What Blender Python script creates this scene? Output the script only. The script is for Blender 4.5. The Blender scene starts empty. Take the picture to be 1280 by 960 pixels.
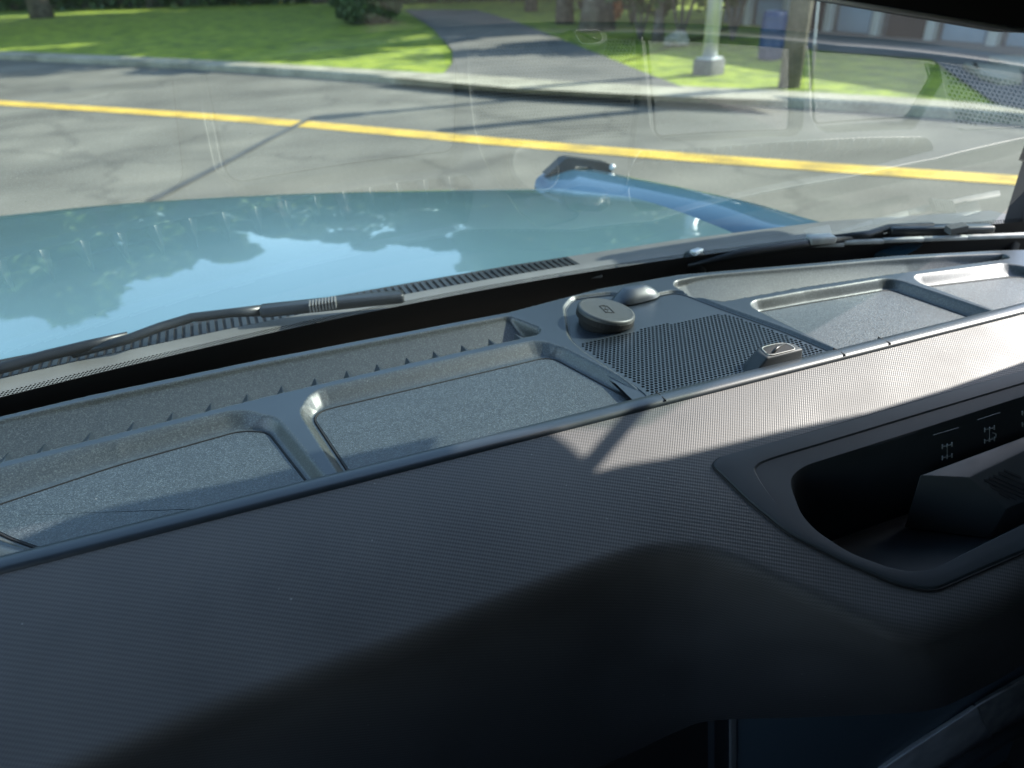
import bpy, bmesh, math, random
import numpy as np
from mathutils import Vector, Matrix, noise as mnoise
random.seed(7); np.random.seed(7)
R = math.radians
SC = bpy.context.scene
COL = SC.collection
# ------------------------------------------------------------------ camera
GZ = 1.25                       # height of the dashboard top above the road
EYE = np.array([0.0, 0.0, 1.65])
FPX = 924.0
def _cammat(yaw):
    Z = np.array([56.53, -1589.83, FPX]); Z = -Z / np.linalg.norm(Z)
    a = np.array([-760.0, 510.0, FPX]); a -= Z * (a @ Z); a /= np.linalg.norm(a)
    b = np.cross(Z, a)
    if b[0] < 0: b = -b
    y = R(yaw)
    return np.stack([b*math.cos(y) - a*math.sin(y), a*math.cos(y) + b*math.sin(y), Z])
CM = _cammat(14.0)
cam_d = bpy.data.cameras.new("camera"); cam = bpy.data.objects.new("camera", cam_d); COL.objects.link(cam)
cam_d.sensor_width = 36.0; cam_d.lens = 36.0 * FPX / 1280.0
cam_d.clip_start = 0.02; cam_d.clip_end = 3000
cam_d.dof.use_dof = True; cam_d.dof.focus_distance = 0.72; cam_d.dof.aperture_fstop = 5.6
mw = Matrix.Identity(4)
for i in range(3):
    mw[i][0] = CM[i][0]; mw[i][1] = CM[i][1]; mw[i][2] = -CM[i][2]; mw[i][3] = EYE[i]
cam.matrix_world = mw
SC.camera = cam
# ------------------------------------------------------------------ world, sun, exposure
SUN_AZ, SUN_EL = 93.0, 35.0          # azimuth from +Y (car forward) towards +X (car right)
w = bpy.data.worlds.new("World"); SC.world = w; w.use_nodes = True
nt = w.node_tree; nt.nodes.clear()
sky = nt.nodes.new("ShaderNodeTexSky"); sky.sky_type = 'NISHITA'; sky.sun_disc = False
sky.sun_elevation = R(SUN_EL); sky.sun_rotation = R(SUN_AZ); sky.air_density = 1.0; sky.dust_density = 0.6; sky.ozone_density = 0.4
bg = nt.nodes.new("ShaderNodeBackground"); bg.inputs[1].default_value = 0.15
out = nt.nodes.new("ShaderNodeOutputWorld")
nt.links.new(sky.outputs[0], bg.inputs[0]); nt.links.new(bg.outputs[0], out.inputs[0])
sd = bpy.data.lights.new("sun", 'SUN'); sd.energy = 3.5; sd.angle = R(0.53); sd.color = (1.0, 0.95, 0.87)
sun = bpy.data.objects.new("sun", sd); COL.objects.link(sun)
S = Vector((math.sin(R(SUN_AZ))*math.cos(R(SUN_EL)), math.cos(R(SUN_AZ))*math.cos(R(SUN_EL)), math.sin(R(SUN_EL))))
sun.rotation_euler = S.to_track_quat('Z', 'Y').to_euler()
SC.view_settings.view_transform = 'Standard'; SC.view_settings.look = 'None'
SC.view_settings.exposure = 1.9; SC.view_settings.gamma = 1.0
SC.render.engine = 'CYCLES'
try:
    SC.cycles.transparent_max_bounces = 16; SC.cycles.max_bounces = 8
except Exception: pass
# ------------------------------------------------------------------ helpers
def ray(u, v):
    d = CM @ np.array([u-640.0, 480.0-v, FPX]); return d/np.linalg.norm(d)
def at(u, v, z=0.0):
    """where the sight line through a photo pixel meets the level z above the dashboard top"""
    d = ray(u, v); t = (GZ+z-EYE[2])/d[2]; p = EYE+t*d; return Vector((p[0], p[1], GZ+z))
def aty(u, v, y):
    d = ray(u, v); t = (y-EYE[1])/d[1]; p = EYE+t*d; return Vector(p)
def gnd(u, v, z=0.0):
    d = ray(u, v); t = (z-EYE[2])/d[2]; p = EYE+t*d; return Vector((p[0], p[1], z))
def xy(lst, z=0.0): return [(at(u, v, z).x, at(u, v, z).y) for u, v in lst]

def link(o, parent=None):
    COL.objects.link(o)
    if parent is not None: o.parent = parent
    return o
def mesh(name, verts, faces, mat=None, parent=None, smooth=False, uvs=None):
    me = bpy.data.meshes.new(name)
    me.from_pydata([tuple(v) for v in verts], [], faces); me.update()
    mats = mat if isinstance(mat, (list, tuple)) else [mat]
    for m in mats:
        if m: me.materials.append(m)
    if smooth: me.polygons.foreach_set('use_smooth', [True]*len(me.polygons))
    o = bpy.data.objects.new(name, me); link(o, parent)
    if uvs is not None:
        ul = me.uv_layers.new(name='UV')
        for l in me.loops: ul.data[l.index].uv = uvs[l.vertex_index]
    return o
class MB:
    def __init__(s): s.v=[]; s.f=[]
    def add(s, vs, fs):
        b=len(s.v); s.v += [Vector(v) for v in vs]; s.f += [tuple(b+i for i in f) for f in fs]; return s
    def box(s, c, d, rz=0, tilt=None):
        c=Vector(c); hx,hy,hz=[k/2 for k in d]; m=Matrix.Rotation(rz,3,'Z')
        if tilt is not None: m = m@tilt
        vs=[c+m@Vector((sx*hx,sy*hy,sz*hz)) for sz in(-1,1) for sx,sy in((-1,-1),(1,-1),(1,1),(-1,1))]
        return s.add(vs,[(3,2,1,0),(4,5,6,7),(0,1,5,4),(1,2,6,5),(2,3,7,6),(3,0,4,7)])
    def tube(s, pts, rs, n=10, cap=True):
        pts=[Vector(p) for p in pts]; rings=[]
        if not isinstance(rs,(list,tuple)): rs=[rs]*len(pts)
        b=len(s.v)
        for i,p in enumerate(pts):
            d=(pts[min(i+1,len(pts)-1)]-pts[max(i-1,0)]).normalized()
            a=d.cross(Vector((0,0,1)));
            if a.length<1e-3: a=d.cross(Vector((1,0,0)))
            a.normalize(); c=d.cross(a)
            for k in range(n):
                t=2*math.pi*k/n; s.v.append(p+(a*math.cos(t)+c*math.sin(t))*rs[i])
        for i in range(len(pts)-1):
            for k in range(n):
                s.f.append((b+i*n+k,b+i*n+(k+1)%n,b+(i+1)*n+(k+1)%n,b+(i+1)*n+k))
        if cap:
            s.f.append(tuple(b+k for k in range(n))[::-1]); s.f.append(tuple(b+(len(pts)-1)*n+k for k in range(n)))
        return s
    def prism(s, poly, lo, hi=None, off=None):
        """poly: list of 3d points; swept by off vector"""
        n=len(poly); poly=[Vector(p) for p in poly]; off=Vector(off)
        return s.add(poly+[p+off for p in poly], [tuple(range(n))[::-1], tuple(range(n,2*n))]+[(i,(i+1)%n,n+(i+1)%n,n+i) for i in range(n)])
    def strip(s, pts, wdt, z):
        """flat ribbon along a ground polyline"""
        pts=[Vector((p[0],p[1],0)) for p in pts]; L=[];
        for i,p in enumerate(pts):
            d=(pts[min(i+1,len(pts)-1)]-pts[max(i-1,0)]).normalized(); nrm=Vector((-d.y,d.x,0))
            L.append((p+nrm*wdt[0], p+nrm*wdt[1]))
        vs=[]; 
        for a,b in L: vs += [(a.x,a.y,z),(b.x,b.y,z)]
        return s.add(vs,[(2*i,2*i+1,2*i+3,2*i+2) for i in range(len(pts)-1)])
    def build(s, name, mat, parent=None, smooth=False, bevel=0, seg=2, auto=None, recalc=True):
        o=mesh(name, s.v, s.f, mat, parent, smooth)
        if recalc:
            bm=bmesh.new(); bm.from_mesh(o.data); bmesh.ops.recalc_face_normals(bm, faces=bm.faces)
            if bevel:
                es=[e for e in bm.edges if len(e.link_faces)==2 and e.calc_face_angle(0)>0.5]
                bmesh.ops.bevel(bm, geom=es, offset=bevel, segments=seg, affect='EDGES', profile=0.5)
            bm.to_mesh(o.data); bm.free()
        if bevel: o.data.polygons.foreach_set('use_smooth',[True]*len(o.data.polygons))
        if auto:
            bm=bmesh.new(); bm.from_mesh(o.data)
            for e_ in bm.edges:
                if len(e_.link_faces)==2 and e_.calc_face_angle(0)>auto: e_.smooth=False
            bm.to_mesh(o.data); bm.free()
        return o
def tag(o, label=None, cat=None, group=None, kind=None):
    if label: o['label']=label
    if cat: o['category']=cat
    if group: o['group']=group
    if kind: o['kind']=kind
    return o
def empty(name, loc=(0,0,0), rz=0):
    o=bpy.data.objects.new(name,None); o.location=loc; o.rotation_euler.z=rz; o.empty_display_size=.2; COL.objects.link(o); return o

def round_poly(pts, rad, n=6):
    """2d polygon with rounded corners"""
    out=[]; N=len(pts)
    for i in range(N):
        p=Vector(pts[i]); a=Vector(pts[i-1]); b=Vector(pts[(i+1)%N])
        r=rad[i] if isinstance(rad,(list,tuple)) else rad
        da=(a-p); db=(b-p); r1=min(r,da.length*.45,db.length*.45)
        A=p+da.normalized()*r1; B=p+db.normalized()*r1
        for k in range(n+1):
            t=k/n; out.append(tuple(A*(1-t)**2+p*2*t*(1-t)+B*t*t))
    return out
def sdf(X, Y, poly):
    P=np.array(poly); n=len(P); d=np.full(X.shape,1e9); s=np.ones(X.shape)
    for i in range(n):
        j=i-1; ex,ey=P[j]-P[i]; wx,wy=X-P[i][0],Y-P[i][1]
        t=np.clip((wx*ex+wy*ey)/(ex*ex+ey*ey+1e-12),0,1)
        d=np.minimum(d,(wx-ex*t)**2+(wy-ey*t)**2)
        c1=Y>=P[i][1]; c2=Y<P[j][1]; c3=ex*wy>ey*wx
        s=np.where((c1&c2&c3)|(~c1&~c2&~c3),-s,s)
    return s*np.sqrt(d)
def sm(x): x=np.clip(x,0,1); return x*x*(3-2*x)
# ------------------------------------------------------------------ materials
def new_mat(name):
    m=bpy.data.materials.new(name); m.use_nodes=True; return m, m.node_tree, m.node_tree.nodes['Principled BSDF']
def N(nt,t,**kw):
    n=nt.nodes.new(t)
    for k,v in kw.items():
        if k.startswith('i_'): n.inputs[k[2:].replace('_',' ')].default_value=v
        else: setattr(n,k,v)
    return n
def mat(name, col, rough=.5, metal=0, spec=.5, coat=0, var=0, vscale=5, bump=0, bscale=50, bdist=.002, detail=4, coords='Object', coat_rough=.03):
    m,nt,p=new_mat(name)
    p.inputs['Base Color'].default_value=(*col,1); p.inputs['Roughness'].default_value=rough
    p.inputs['Metallic'].default_value=metal; p.inputs['Specular IOR Level'].default_value=spec
    p.inputs['Coat Weight'].default_value=coat; p.inputs['Coat Roughness'].default_value=coat_rough
    tc=N(nt,'ShaderNodeTexCoord')
    if var:
        no=N(nt,'ShaderNodeTexNoise'); no.inputs['Scale'].default_value=vscale; no.inputs['Detail'].default_value=detail
        nt.links.new(tc.outputs[coords],no.inputs['Vector'])
        r=N(nt,'ShaderNodeMapRange'); r.inputs[1].default_value=.3; r.inputs[2].default_value=.7
        r.inputs[3].default_value=1-var; r.inputs[4].default_value=1+var
        nt.links.new(no.outputs[0],r.inputs[0])
        x=N(nt,'ShaderNodeVectorMath',operation='SCALE'); x.inputs[0].default_value=col
        nt.links.new(r.outputs[0],x.inputs['Scale']); nt.links.new(x.outputs[0],p.inputs['Base Color'])
    if bump:
        no=N(nt,'ShaderNodeTexNoise'); no.inputs['Scale'].default_value=bscale; no.inputs['Detail'].default_value=3
        nt.links.new(tc.outputs[coords],no.inputs['Vector'])
        b=N(nt,'ShaderNodeBump'); b.inputs['Strength'].default_value=bump; b.inputs['Distance'].default_value=bdist
        nt.links.new(no.outputs[0],b.inputs['Height']); nt.links.new(b.outputs[0],p.inputs['Normal'])
    return m
def dust(nt,tc,col):
    L=nt.links; v=N(nt,'ShaderNodeTexVoronoi'); v.inputs['Scale'].default_value=55; L.new(tc.outputs['Object'],v.inputs['Vector'])
    sp=N(nt,'ShaderNodeSeparateXYZ'); L.new(v.outputs['Color'],sp.inputs[0])
    a=N(nt,'ShaderNodeMath',operation='MULTIPLY'); L.new(sp.outputs[0],a.inputs[0]); a.inputs[1].default_value=.055
    lt=N(nt,'ShaderNodeMath',operation='LESS_THAN'); L.new(v.outputs['Distance'],lt.inputs[0]); L.new(a.outputs[0],lt.inputs[1])
    m=N(nt,'ShaderNodeMath',operation='MULTIPLY'); L.new(lt.outputs[0],m.inputs[0]); m.inputs[1].default_value=.6
    x=N(nt,'ShaderNodeMixRGB'); L.new(m.outputs[0],x.inputs[0]); L.new(col,x.inputs[1]); x.inputs[2].default_value=(.28,.27,.25,1); return x.outputs[0]
def grain_mat(name, col, rough, gscale, strength, dist, sparkle=.35):
    """moulded plastic with a fine pebble grain"""
    m,nt,p=new_mat(name); L=nt.links
    tc=N(nt,'ShaderNodeTexCoord')
    vo=N(nt,'ShaderNodeTexVoronoi'); vo.inputs['Scale'].default_value=gscale; L.new(tc.outputs['Object'],vo.inputs['Vector'])
    no=N(nt,'ShaderNodeTexNoise'); no.inputs['Scale'].default_value=gscale*.9; no.inputs['Detail'].default_value=3; L.new(tc.outputs['Object'],no.inputs['Vector'])
    big=N(nt,'ShaderNodeTexNoise'); big.inputs['Scale'].default_value=9; L.new(tc.outputs['Object'],big.inputs['Vector'])
    ad=N(nt,'ShaderNodeMath',operation='ADD'); L.new(vo.outputs['Distance'],ad.inputs[0]); L.new(no.outputs[0],ad.inputs[1])
    b=N(nt,'ShaderNodeBump'); b.inputs['Strength'].default_value=strength; b.inputs['Distance'].default_value=dist
    L.new(ad.outputs[0],b.inputs['Height']); L.new(b.outputs[0],p.inputs['Normal'])
    cr=N(nt,'ShaderNodeMapRange'); cr.inputs[1].default_value=.35; cr.inputs[2].default_value=.68
    cr.inputs[3].default_value=1-sparkle; cr.inputs[4].default_value=1+sparkle
    L.new(no.outputs[0],cr.inputs[0])
    br=N(nt,'ShaderNodeMapRange'); br.inputs[3].default_value=.85; br.inputs[4].default_value=1.15; L.new(big.outputs[0],br.inputs[0])
    v2=N(nt,'ShaderNodeTexVoronoi'); v2.inputs['Scale'].default_value=gscale*.85; L.new(tc.outputs['Object'],v2.inputs['Vector'])
    s2=N(nt,'ShaderNodeSeparateXYZ'); L.new(v2.outputs['Color'],s2.inputs[0])
    pw=N(nt,'ShaderNodeMath',operation='POWER'); L.new(s2.outputs[0],pw.inputs[0]); pw.inputs[1].default_value=2.5
    c2=N(nt,'ShaderNodeMapRange'); c2.inputs[3].default_value=1-sparkle*.5; c2.inputs[4].default_value=1+sparkle*2.2; L.new(pw.outputs[0],c2.inputs[0])
    m0=N(nt,'ShaderNodeMath',operation='MULTIPLY'); L.new(c2.outputs[0],m0.inputs[0]); L.new(br.outputs[0],m0.inputs[1])
    mu=N(nt,'ShaderNodeMath',operation='MULTIPLY'); L.new(cr.outputs[0],mu.inputs[0]); L.new(m0.outputs[0],mu.inputs[1])
    x=N(nt,'ShaderNodeVectorMath',operation='SCALE'); x.inputs[0].default_value=col
    L.new(mu.outputs[0],x.inputs['Scale']); L.new(dust(nt,tc,x.outputs[0]),p.inputs['Base Color'])
    p.inputs['Roughness'].default_value=rough; p.inputs['Specular IOR Level'].default_value=1.0
    return m
def weave_mat(name, col, pitch, rough=.5):
    m,nt,p=new_mat(name); L=nt.links
    tc=N(nt,'ShaderNodeTexCoord'); se=N(nt,'ShaderNodeSeparateXYZ'); L.new(tc.outputs['UV'],se.inputs[0])
    def s(inp, k, add=None):
        a=N(nt,'ShaderNodeMath',operation='MULTIPLY'); L.new(inp,a.inputs[0]); a.inputs[1].default_value=k
        src=a.outputs[0]
        if add is not None:
            q=N(nt,'ShaderNodeMath',operation='ADD'); L.new(src,q.inputs[0]); L.new(add,q.inputs[1]); src=q.outputs[0]
        c=N(nt,'ShaderNodeMath',operation='SINE'); L.new(src,c.inputs[0]); return c.outputs[0],src
    k=2*math.pi/pitch
    a,_=s(se.outputs[0],k); 
    am=N(nt,'ShaderNodeMath',operation='MULTIPLY'); L.new(se.outputs[0],am.inputs[0]); am.inputs[1].default_value=k*.5
    b,_=s(se.outputs[1],k*1.0,am.outputs[0])
    mu=N(nt,'ShaderNodeMath',operation='MULTIPLY'); L.new(a,mu.inputs[0]); L.new(b,mu.inputs[1])
    ad=N(nt,'ShaderNodeMath',operation='MULTIPLY_ADD'); L.new(mu.outputs[0],ad.inputs[0]); ad.inputs[1].default_value=.5; ad.inputs[2].default_value=.5
    bu=N(nt,'ShaderNodeBump'); bu.inputs['Strength'].default_value=.40; bu.inputs['Distance'].default_value=.0006
    L.new(ad.outputs[0],bu.inputs['Height']); L.new(bu.outputs[0],p.inputs['Normal'])
    cr=N(nt,'ShaderNodeMapRange'); cr.inputs[3].default_value=.72; cr.inputs[4].default_value=1.2; L.new(ad.outputs[0],cr.inputs[0])
    x=N(nt,'ShaderNodeVectorMath',operation='SCALE'); x.inputs[0].default_value=col
    bg_=N(nt,'ShaderNodeTexNoise'); bg_.inputs['Scale'].default_value=11; bg_.inputs['Detail'].default_value=6; L.new(tc.outputs['Object'],bg_.inputs['Vector'])
    bm_=N(nt,'ShaderNodeMapRange'); bm_.inputs[1].default_value=.3; bm_.inputs[2].default_value=.7; bm_.inputs[3].default_value=.86; bm_.inputs[4].default_value=1.14; L.new(bg_.outputs[0],bm_.inputs[0])
    mm_=N(nt,'ShaderNodeMath',operation='MULTIPLY'); L.new(cr.outputs[0],mm_.inputs[0]); L.new(bm_.outputs[0],mm_.inputs[1])
    L.new(mm_.outputs[0],x.inputs['Scale'])
    L.new(dust(nt,tc,x.outputs[0]),p.inputs['Base Color'])
    rr_=N(nt,'ShaderNodeMapRange'); rr_.inputs[1].default_value=.3; rr_.inputs[2].default_value=.7; rr_.inputs[3].default_value=rough-.07; rr_.inputs[4].default_value=rough+.08; L.new(bg_.outputs[0],rr_.inputs[0]); L.new(rr_.outputs[0],p.inputs['Roughness'])
    p.inputs['Specular IOR Level'].default_value=.45
    return m
def glass_mat(name, dirt=True):
    """thin sheet of glass: see-through plus mirror reflection of both faces"""
    m=bpy.data.materials.new(name); m.use_nodes=True; nt=m.node_tree; nt.nodes.clear(); L=nt.links
    o=N(nt,'ShaderNodeOutputMaterial'); tr=N(nt,'ShaderNodeBsdfTransparent'); tr.inputs[0].default_value=(.82,.93,.885,1)
    gl=N(nt,'ShaderNodeBsdfGlossy'); gl.inputs['Roughness'].default_value=.0; gl.inputs[0].default_value=(1,1,1,1)
    fr=N(nt,'ShaderNodeFresnel'); fr.inputs[0].default_value=1.82
    # two faces: 2F/(1+F)
    a=N(nt,'ShaderNodeMath',operation='ADD'); a.inputs[1].default_value=1; L.new(fr.outputs[0],a.inputs[0])
    b=N(nt,'ShaderNodeMath',operation='MULTIPLY'); b.inputs[1].default_value=2; L.new(fr.outputs[0],b.inputs[0])
    d=N(nt,'ShaderNodeMath',operation='DIVIDE'); L.new(b.outputs[0],d.inputs[0]); L.new(a.outputs[0],d.inputs[1])
    mx=N(nt,'ShaderNodeMixShader'); L.new(d.outputs[0],mx.inputs[0]); L.new(tr.outputs[0],mx.inputs[1]); L.new(gl.outputs[0],mx.inputs[2])
    last=mx
    if dirt:
        df=N(nt,'ShaderNodeBsdfDiffuse'); df.inputs[0].default_value=(.55,.55,.5,1)
        tc=N(nt,'ShaderNodeTexCoord')
        n1=N(nt,'ShaderNodeTexNoise'); n1.inputs['Scale'].default_value=5; n1.inputs['Detail'].default_value=5; L.new(tc.outputs['Object'],n1.inputs['Vector'])
        v1=N(nt,'ShaderNodeTexVoronoi'); v1.inputs['Scale'].default_value=38; L.new(tc.outputs['Object'],v1.inputs['Vector'])
        lt=N(nt,'ShaderNodeMath',operation='LESS_THAN'); lt.inputs[1].default_value=.028; L.new(v1.outputs['Distance'],lt.inputs[0])
        s1=N(nt,'ShaderNodeMath',operation='MULTIPLY'); s1.inputs[1].default_value=.22; L.new(lt.outputs[0],s1.inputs[0])
        mr=N(nt,'ShaderNodeMapRange'); mr.inputs[1].default_value=.3; mr.inputs[2].default_value=.8; mr.inputs[3].default_value=.010; mr.inputs[4].default_value=.042
        L.new(n1.outputs[0],mr.inputs[0])
        ad=N(nt,'ShaderNodeMath',operation='ADD'); L.new(s1.outputs[0],ad.inputs[0]); L.new(mr.outputs[0],ad.inputs[1])
        m2=N(nt,'ShaderNodeMixShader'); L.new(ad.outputs[0],m2.inputs[0]); L.new(mx.outputs[0],m2.inputs[1]); L.new(df.outputs[0],m2.inputs[2]); last=m2
    L.new(last.outputs[0],o.inputs[0]); return m
M={}
M['dash']=grain_mat('dash_grain',(.036,.043,.042),.42,1000,.14,.0003,.40)
M['lid']=grain_mat('lid_grain',(.036,.046,.050),.45,1000,.6,.0005,.62)
M['smooth']=mat('smooth_plastic',(.020,.028,.036),.36,spec=.9,var=.1,vscale=20,bump=.15,bscale=900,bdist=.0003)
M['black']=mat('black_plastic',(.006,.006,.006),.7)
M['pit']=mat('dark_void',(.004,.004,.005),.9)
M['pad']=weave_mat('woven_pad',(.088,.084,.082),.0040,.52)
M['trim']=mat('soft_trim',(.036,.043,.048),.55,spec=.35,var=.12,vscale=14,bump=.1,bscale=700,bdist=.0003)
M['puck']=mat('puck_plastic',(.048,.053,.053),.45,bump=.1,bscale=900,bdist=.0003)
M['glass']=glass_mat('windshield_glass'); M['sideglass']=glass_mat('side_glass',False)
M['paint']=mat('blue_paint',(.105,.190,.215),.30,metal=.25,coat=1,var=.06,vscale=2,coat_rough=.02)
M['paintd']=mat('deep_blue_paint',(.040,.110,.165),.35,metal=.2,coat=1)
M['cowl']=mat('grey_cowl_plastic',(.11,.11,.105),.55,var=.15,vscale=15,bump=.25,bscale=600,bdist=.0004)
M['rubber']=mat('wiper_rubber',(.008,.009,.010),.42,var=.2,vscale=40)
M['wiper']=mat('wiper_arm_paint',(.013,.015,.016),.35,var=.2,vscale=30)
M['lining']=mat('cabin_lining',(.035,.034,.033),.85,var=.1,vscale=8)
M['screen']=mat('screen_glass',(.12,.165,.19),.25,spec=.9)  # lightened blue-grey base stands in for the cabin's reflection in dark glass
M['silver']=mat('satin_silver',(.6,.6,.58),.4,metal=.6)
M['suntone_trim']=mat('grey_trim_sunlit_tone',(.8,.8,.78),.5,var=.15,vscale=30)  # sunlight put into the colour; the strip itself lies in shade
M['mould']=mat('weathered_grey_moulding',(.30,.30,.28),.5,var=.3,vscale=40)
M['icon']=mat('pale_print',(.17,.18,.18),.6)
M['iconblack']=mat('engraved_black',(.006,.006,.006),.6)
# ================================================================== OUTDOORS
def ground_mat(name, cols, scale, rough=.9, bump=.4, bscale=30, extra=None):
    m,nt,p=new_mat(name); L=nt.links; tc=N(nt,'ShaderNodeTexCoord')
    a=N(nt,'ShaderNodeTexNoise'); a.inputs['Scale'].default_value=scale; a.inputs['Detail'].default_value=6; L.new(tc.outputs['Object'],a.inputs['Vector'])
    r=N(nt,'ShaderNodeValToRGB'); L.new(a.outputs[0],r.inputs[0])
    e=r.color_ramp.elements; e[0].position=.32; e[0].color=(*cols[0],1); e[1].position=.68; e[1].color=(*cols[-1],1)
    for i,c in enumerate(cols[1:-1]):
        x=e.new(.32+.36*(i+1)/(len(cols)-1)); x.color=(*c,1)
    f=N(nt,'ShaderNodeTexNoise'); f.inputs['Scale'].default_value=bscale; f.inputs['Detail'].default_value=4; L.new(tc.outputs['Object'],f.inputs['Vector'])
    mr=N(nt,'ShaderNodeMapRange'); mr.inputs[1].default_value=.3; mr.inputs[2].default_value=.7; mr.inputs[3].default_value=.8; mr.inputs[4].default_value=1.2; L.new(f.outputs[0],mr.inputs[0])
    x=N(nt,'ShaderNodeVectorMath',operation='SCALE'); L.new(r.outputs[0],x.inputs[0]); L.new(mr.outputs[0],x.inputs['Scale'])
    col=x.outputs[0]
    if extra: col=extra(nt,tc,col)
    L.new(col,p.inputs['Base Color']); p.inputs['Roughness'].default_value=rough
    b=N(nt,'ShaderNodeBump'); b.inputs['Strength'].default_value=bump; b.inputs['Distance'].default_value=.02; L.new(f.outputs[0],b.inputs['Height']); L.new(b.outputs[0],p.inputs['Normal'])
    return m
def cracks(nt,tc,col):
    L=nt.links
    wn=N(nt,'ShaderNodeTexNoise'); wn.inputs['Scale'].default_value=1.1; wn.inputs['Detail'].default_value=5; L.new(tc.outputs['Object'],wn.inputs['Vector'])
    ad=N(nt,'ShaderNodeVectorMath',operation='MULTIPLY_ADD'); L.new(wn.outputs['Color'],ad.inputs[0]); ad.inputs[1].default_value=(1.6,1.6,0); L.new(tc.outputs['Object'],ad.inputs[2])
    v=N(nt,'ShaderNodeTexVoronoi',feature='DISTANCE_TO_EDGE'); v.inputs['Scale'].default_value=.33; L.new(ad.outputs[0],v.inputs['Vector'])
    mr=N(nt,'ShaderNodeMapRange'); mr.inputs[1].default_value=.004; mr.inputs[2].default_value=.022; mr.inputs[3].default_value=.75; mr.inputs[4].default_value=1; L.new(v.outputs[0],mr.inputs[0])
    # worn bands
    big=N(nt,'ShaderNodeTexNoise'); big.inputs['Scale'].default_value=.5; big.inputs['Detail'].default_value=3
    mp=N(nt,'ShaderNodeMapping'); mp.inputs['Rotation'].default_value=(0,0,R(53)); mp.inputs['Scale'].default_value=(.35,2.2,1)
    L.new(tc.outputs['Object'],mp.inputs[0]); L.new(mp.outputs[0],big.inputs['Vector'])
    m2=N(nt,'ShaderNodeMapRange'); m2.inputs[1].default_value=.35; m2.inputs[2].default_value=.65; m2.inputs[3].default_value=.78; m2.inputs[4].default_value=1.15; L.new(big.outputs[0],m2.inputs[0])
    mu=N(nt,'ShaderNodeMath',operation='MULTIPLY'); L.new(mr.outputs[0],mu.inputs[0]); L.new(m2.outputs[0],mu.inputs[1])
    x=N(nt,'ShaderNodeVectorMath',operation='SCALE'); L.new(col,x.inputs[0]); L.new(mu.outputs[0],x.inputs['Scale']); return x.outputs[0]
M['grass']=ground_mat('lawn',[(.08,.115,.004),(.17,.22,.007),(.25,.29,.014)],2.6,.9,.9,7)
M['asphalt']=ground_mat('asphalt',[(.096,.088,.070),(.122,.113,.091),(.150,.138,.110)],.9,.9,.3,40,cracks)
M['drive']=ground_mat('driveway_asphalt',[(.085,.080,.070),(.115,.106,.092),(.145,.132,.112)],.8,.9,.3,30)
M['concrete']=ground_mat('kerb_concrete',[(.17,.155,.115),(.27,.245,.18),(.35,.32,.24)],1.5,.85,.3,25)
M['yellow']=ground_mat('yellow_road_paint',[(.36,.24,.05),(.55,.36,.05),(.62,.42,.07)],2.5,.7,.2,25)
M['bark']=ground_mat('bark',[(.06,.05,.04),(.11,.09,.075),(.17,.15,.12)],6,.9,.9,20)
M['wood']=ground_mat('weathered_wood',[(.10,.09,.07),(.15,.13,.10),(.2,.17,.13)],4,.9,.5,30)
M['galv']=mat('galvanised_steel',(.50,.52,.54),.45,metal=.6,var=.15,vscale=4)
M['stone']=ground_mat('footing_concrete',[(.08,.08,.078),(.11,.11,.105),(.14,.14,.13)],3,.9,.4,25)
M['wall']=ground_mat('grey_siding',[(.10,.11,.12),(.13,.14,.15),(.16,.17,.18)],1.5,.8,.2,10)
M['door']=mat('garage_door_paint',(.20,.26,.32),.6,var=.08,vscale=2)
M['post']=mat('pale_post_paint',(.42,.42,.40),.6)
M['darkgap']=mat('dark_interior',(.015,.015,.017),.9)
M['blue']=mat('blue_plastic',(.02,.045,.12),.45,var=.1,vscale=4)
M['roofing']=ground_mat('roof_shingle',[(.06,.06,.06),(.09,.09,.09),(.12,.12,.12)],5,.9,.3,20)
def leaf_mat(name,c1,c2):
    m,nt,p=new_mat(name); L=nt.links; g=N(nt,'ShaderNodeNewGeometry')
    r=N(nt,'ShaderNodeValToRGB'); L.new(g.outputs['Random Per Island'],r.inputs[0])
    r.color_ramp.elements[0].color=(*c1,1); r.color_ramp.elements[1].color=(*c2,1)
    L.new(r.outputs[0],p.inputs['Base Color']); p.inputs['Roughness'].default_value=.6; 
    return m
M['leaf']=leaf_mat('broad_leaves',(.035,.07,.012),(.10,.17,.03))
M['thuja']=leaf_mat('evergreen_scale',(.025,.05,.012),(.07,.12,.03))
M['orange']=leaf_mat('orange_leaves',(.45,.12,.03),(.75,.30,.08))

# road frame -----------------------------------------------------------------
KERB=[gnd(u,v) for u,v in [(0,75),(200,85),(400,98),(640,117),(850,128),(1000,133),(1150,142),(1280,156)]]
K=[(p.x,p.y) for p in KERB]
def extend(P,a,b):
    p0=Vector(P[0]);d0=(p0-Vector(P[1])).normalized(); p1=Vector(P[-1]); d1=(p1-Vector(P[-2])).normalized()
    return [tuple(p0+d0*a)]+list(P)+[tuple(p1+d1*b)]
def resample(P,n):
    P=[Vector(p) for p in P]
    L=[0]
    for i in range(1,len(P)): L.append(L[-1]+(P[i]-P[i-1]).length)
    out=[]
    for k in range(n):
        t=L[-1]*k/(n-1)
        for i in range(1,len(P)):
            if t<=L[i]+1e-9:
                f=(t-L[i-1])/(L[i]-L[i-1]+1e-12); out.append(tuple(P[i-1].lerp(P[i],f))); break
    for _ in range(3):
        out=[out[0]]+[tuple((Vector(out[i-1])+Vector(out[i])*2+Vector(out[i+1]))/4) for i in range(1,len(out)-1)]+[out[-1]]
    return out
KL=resample(extend(K,60,40),90)
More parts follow.
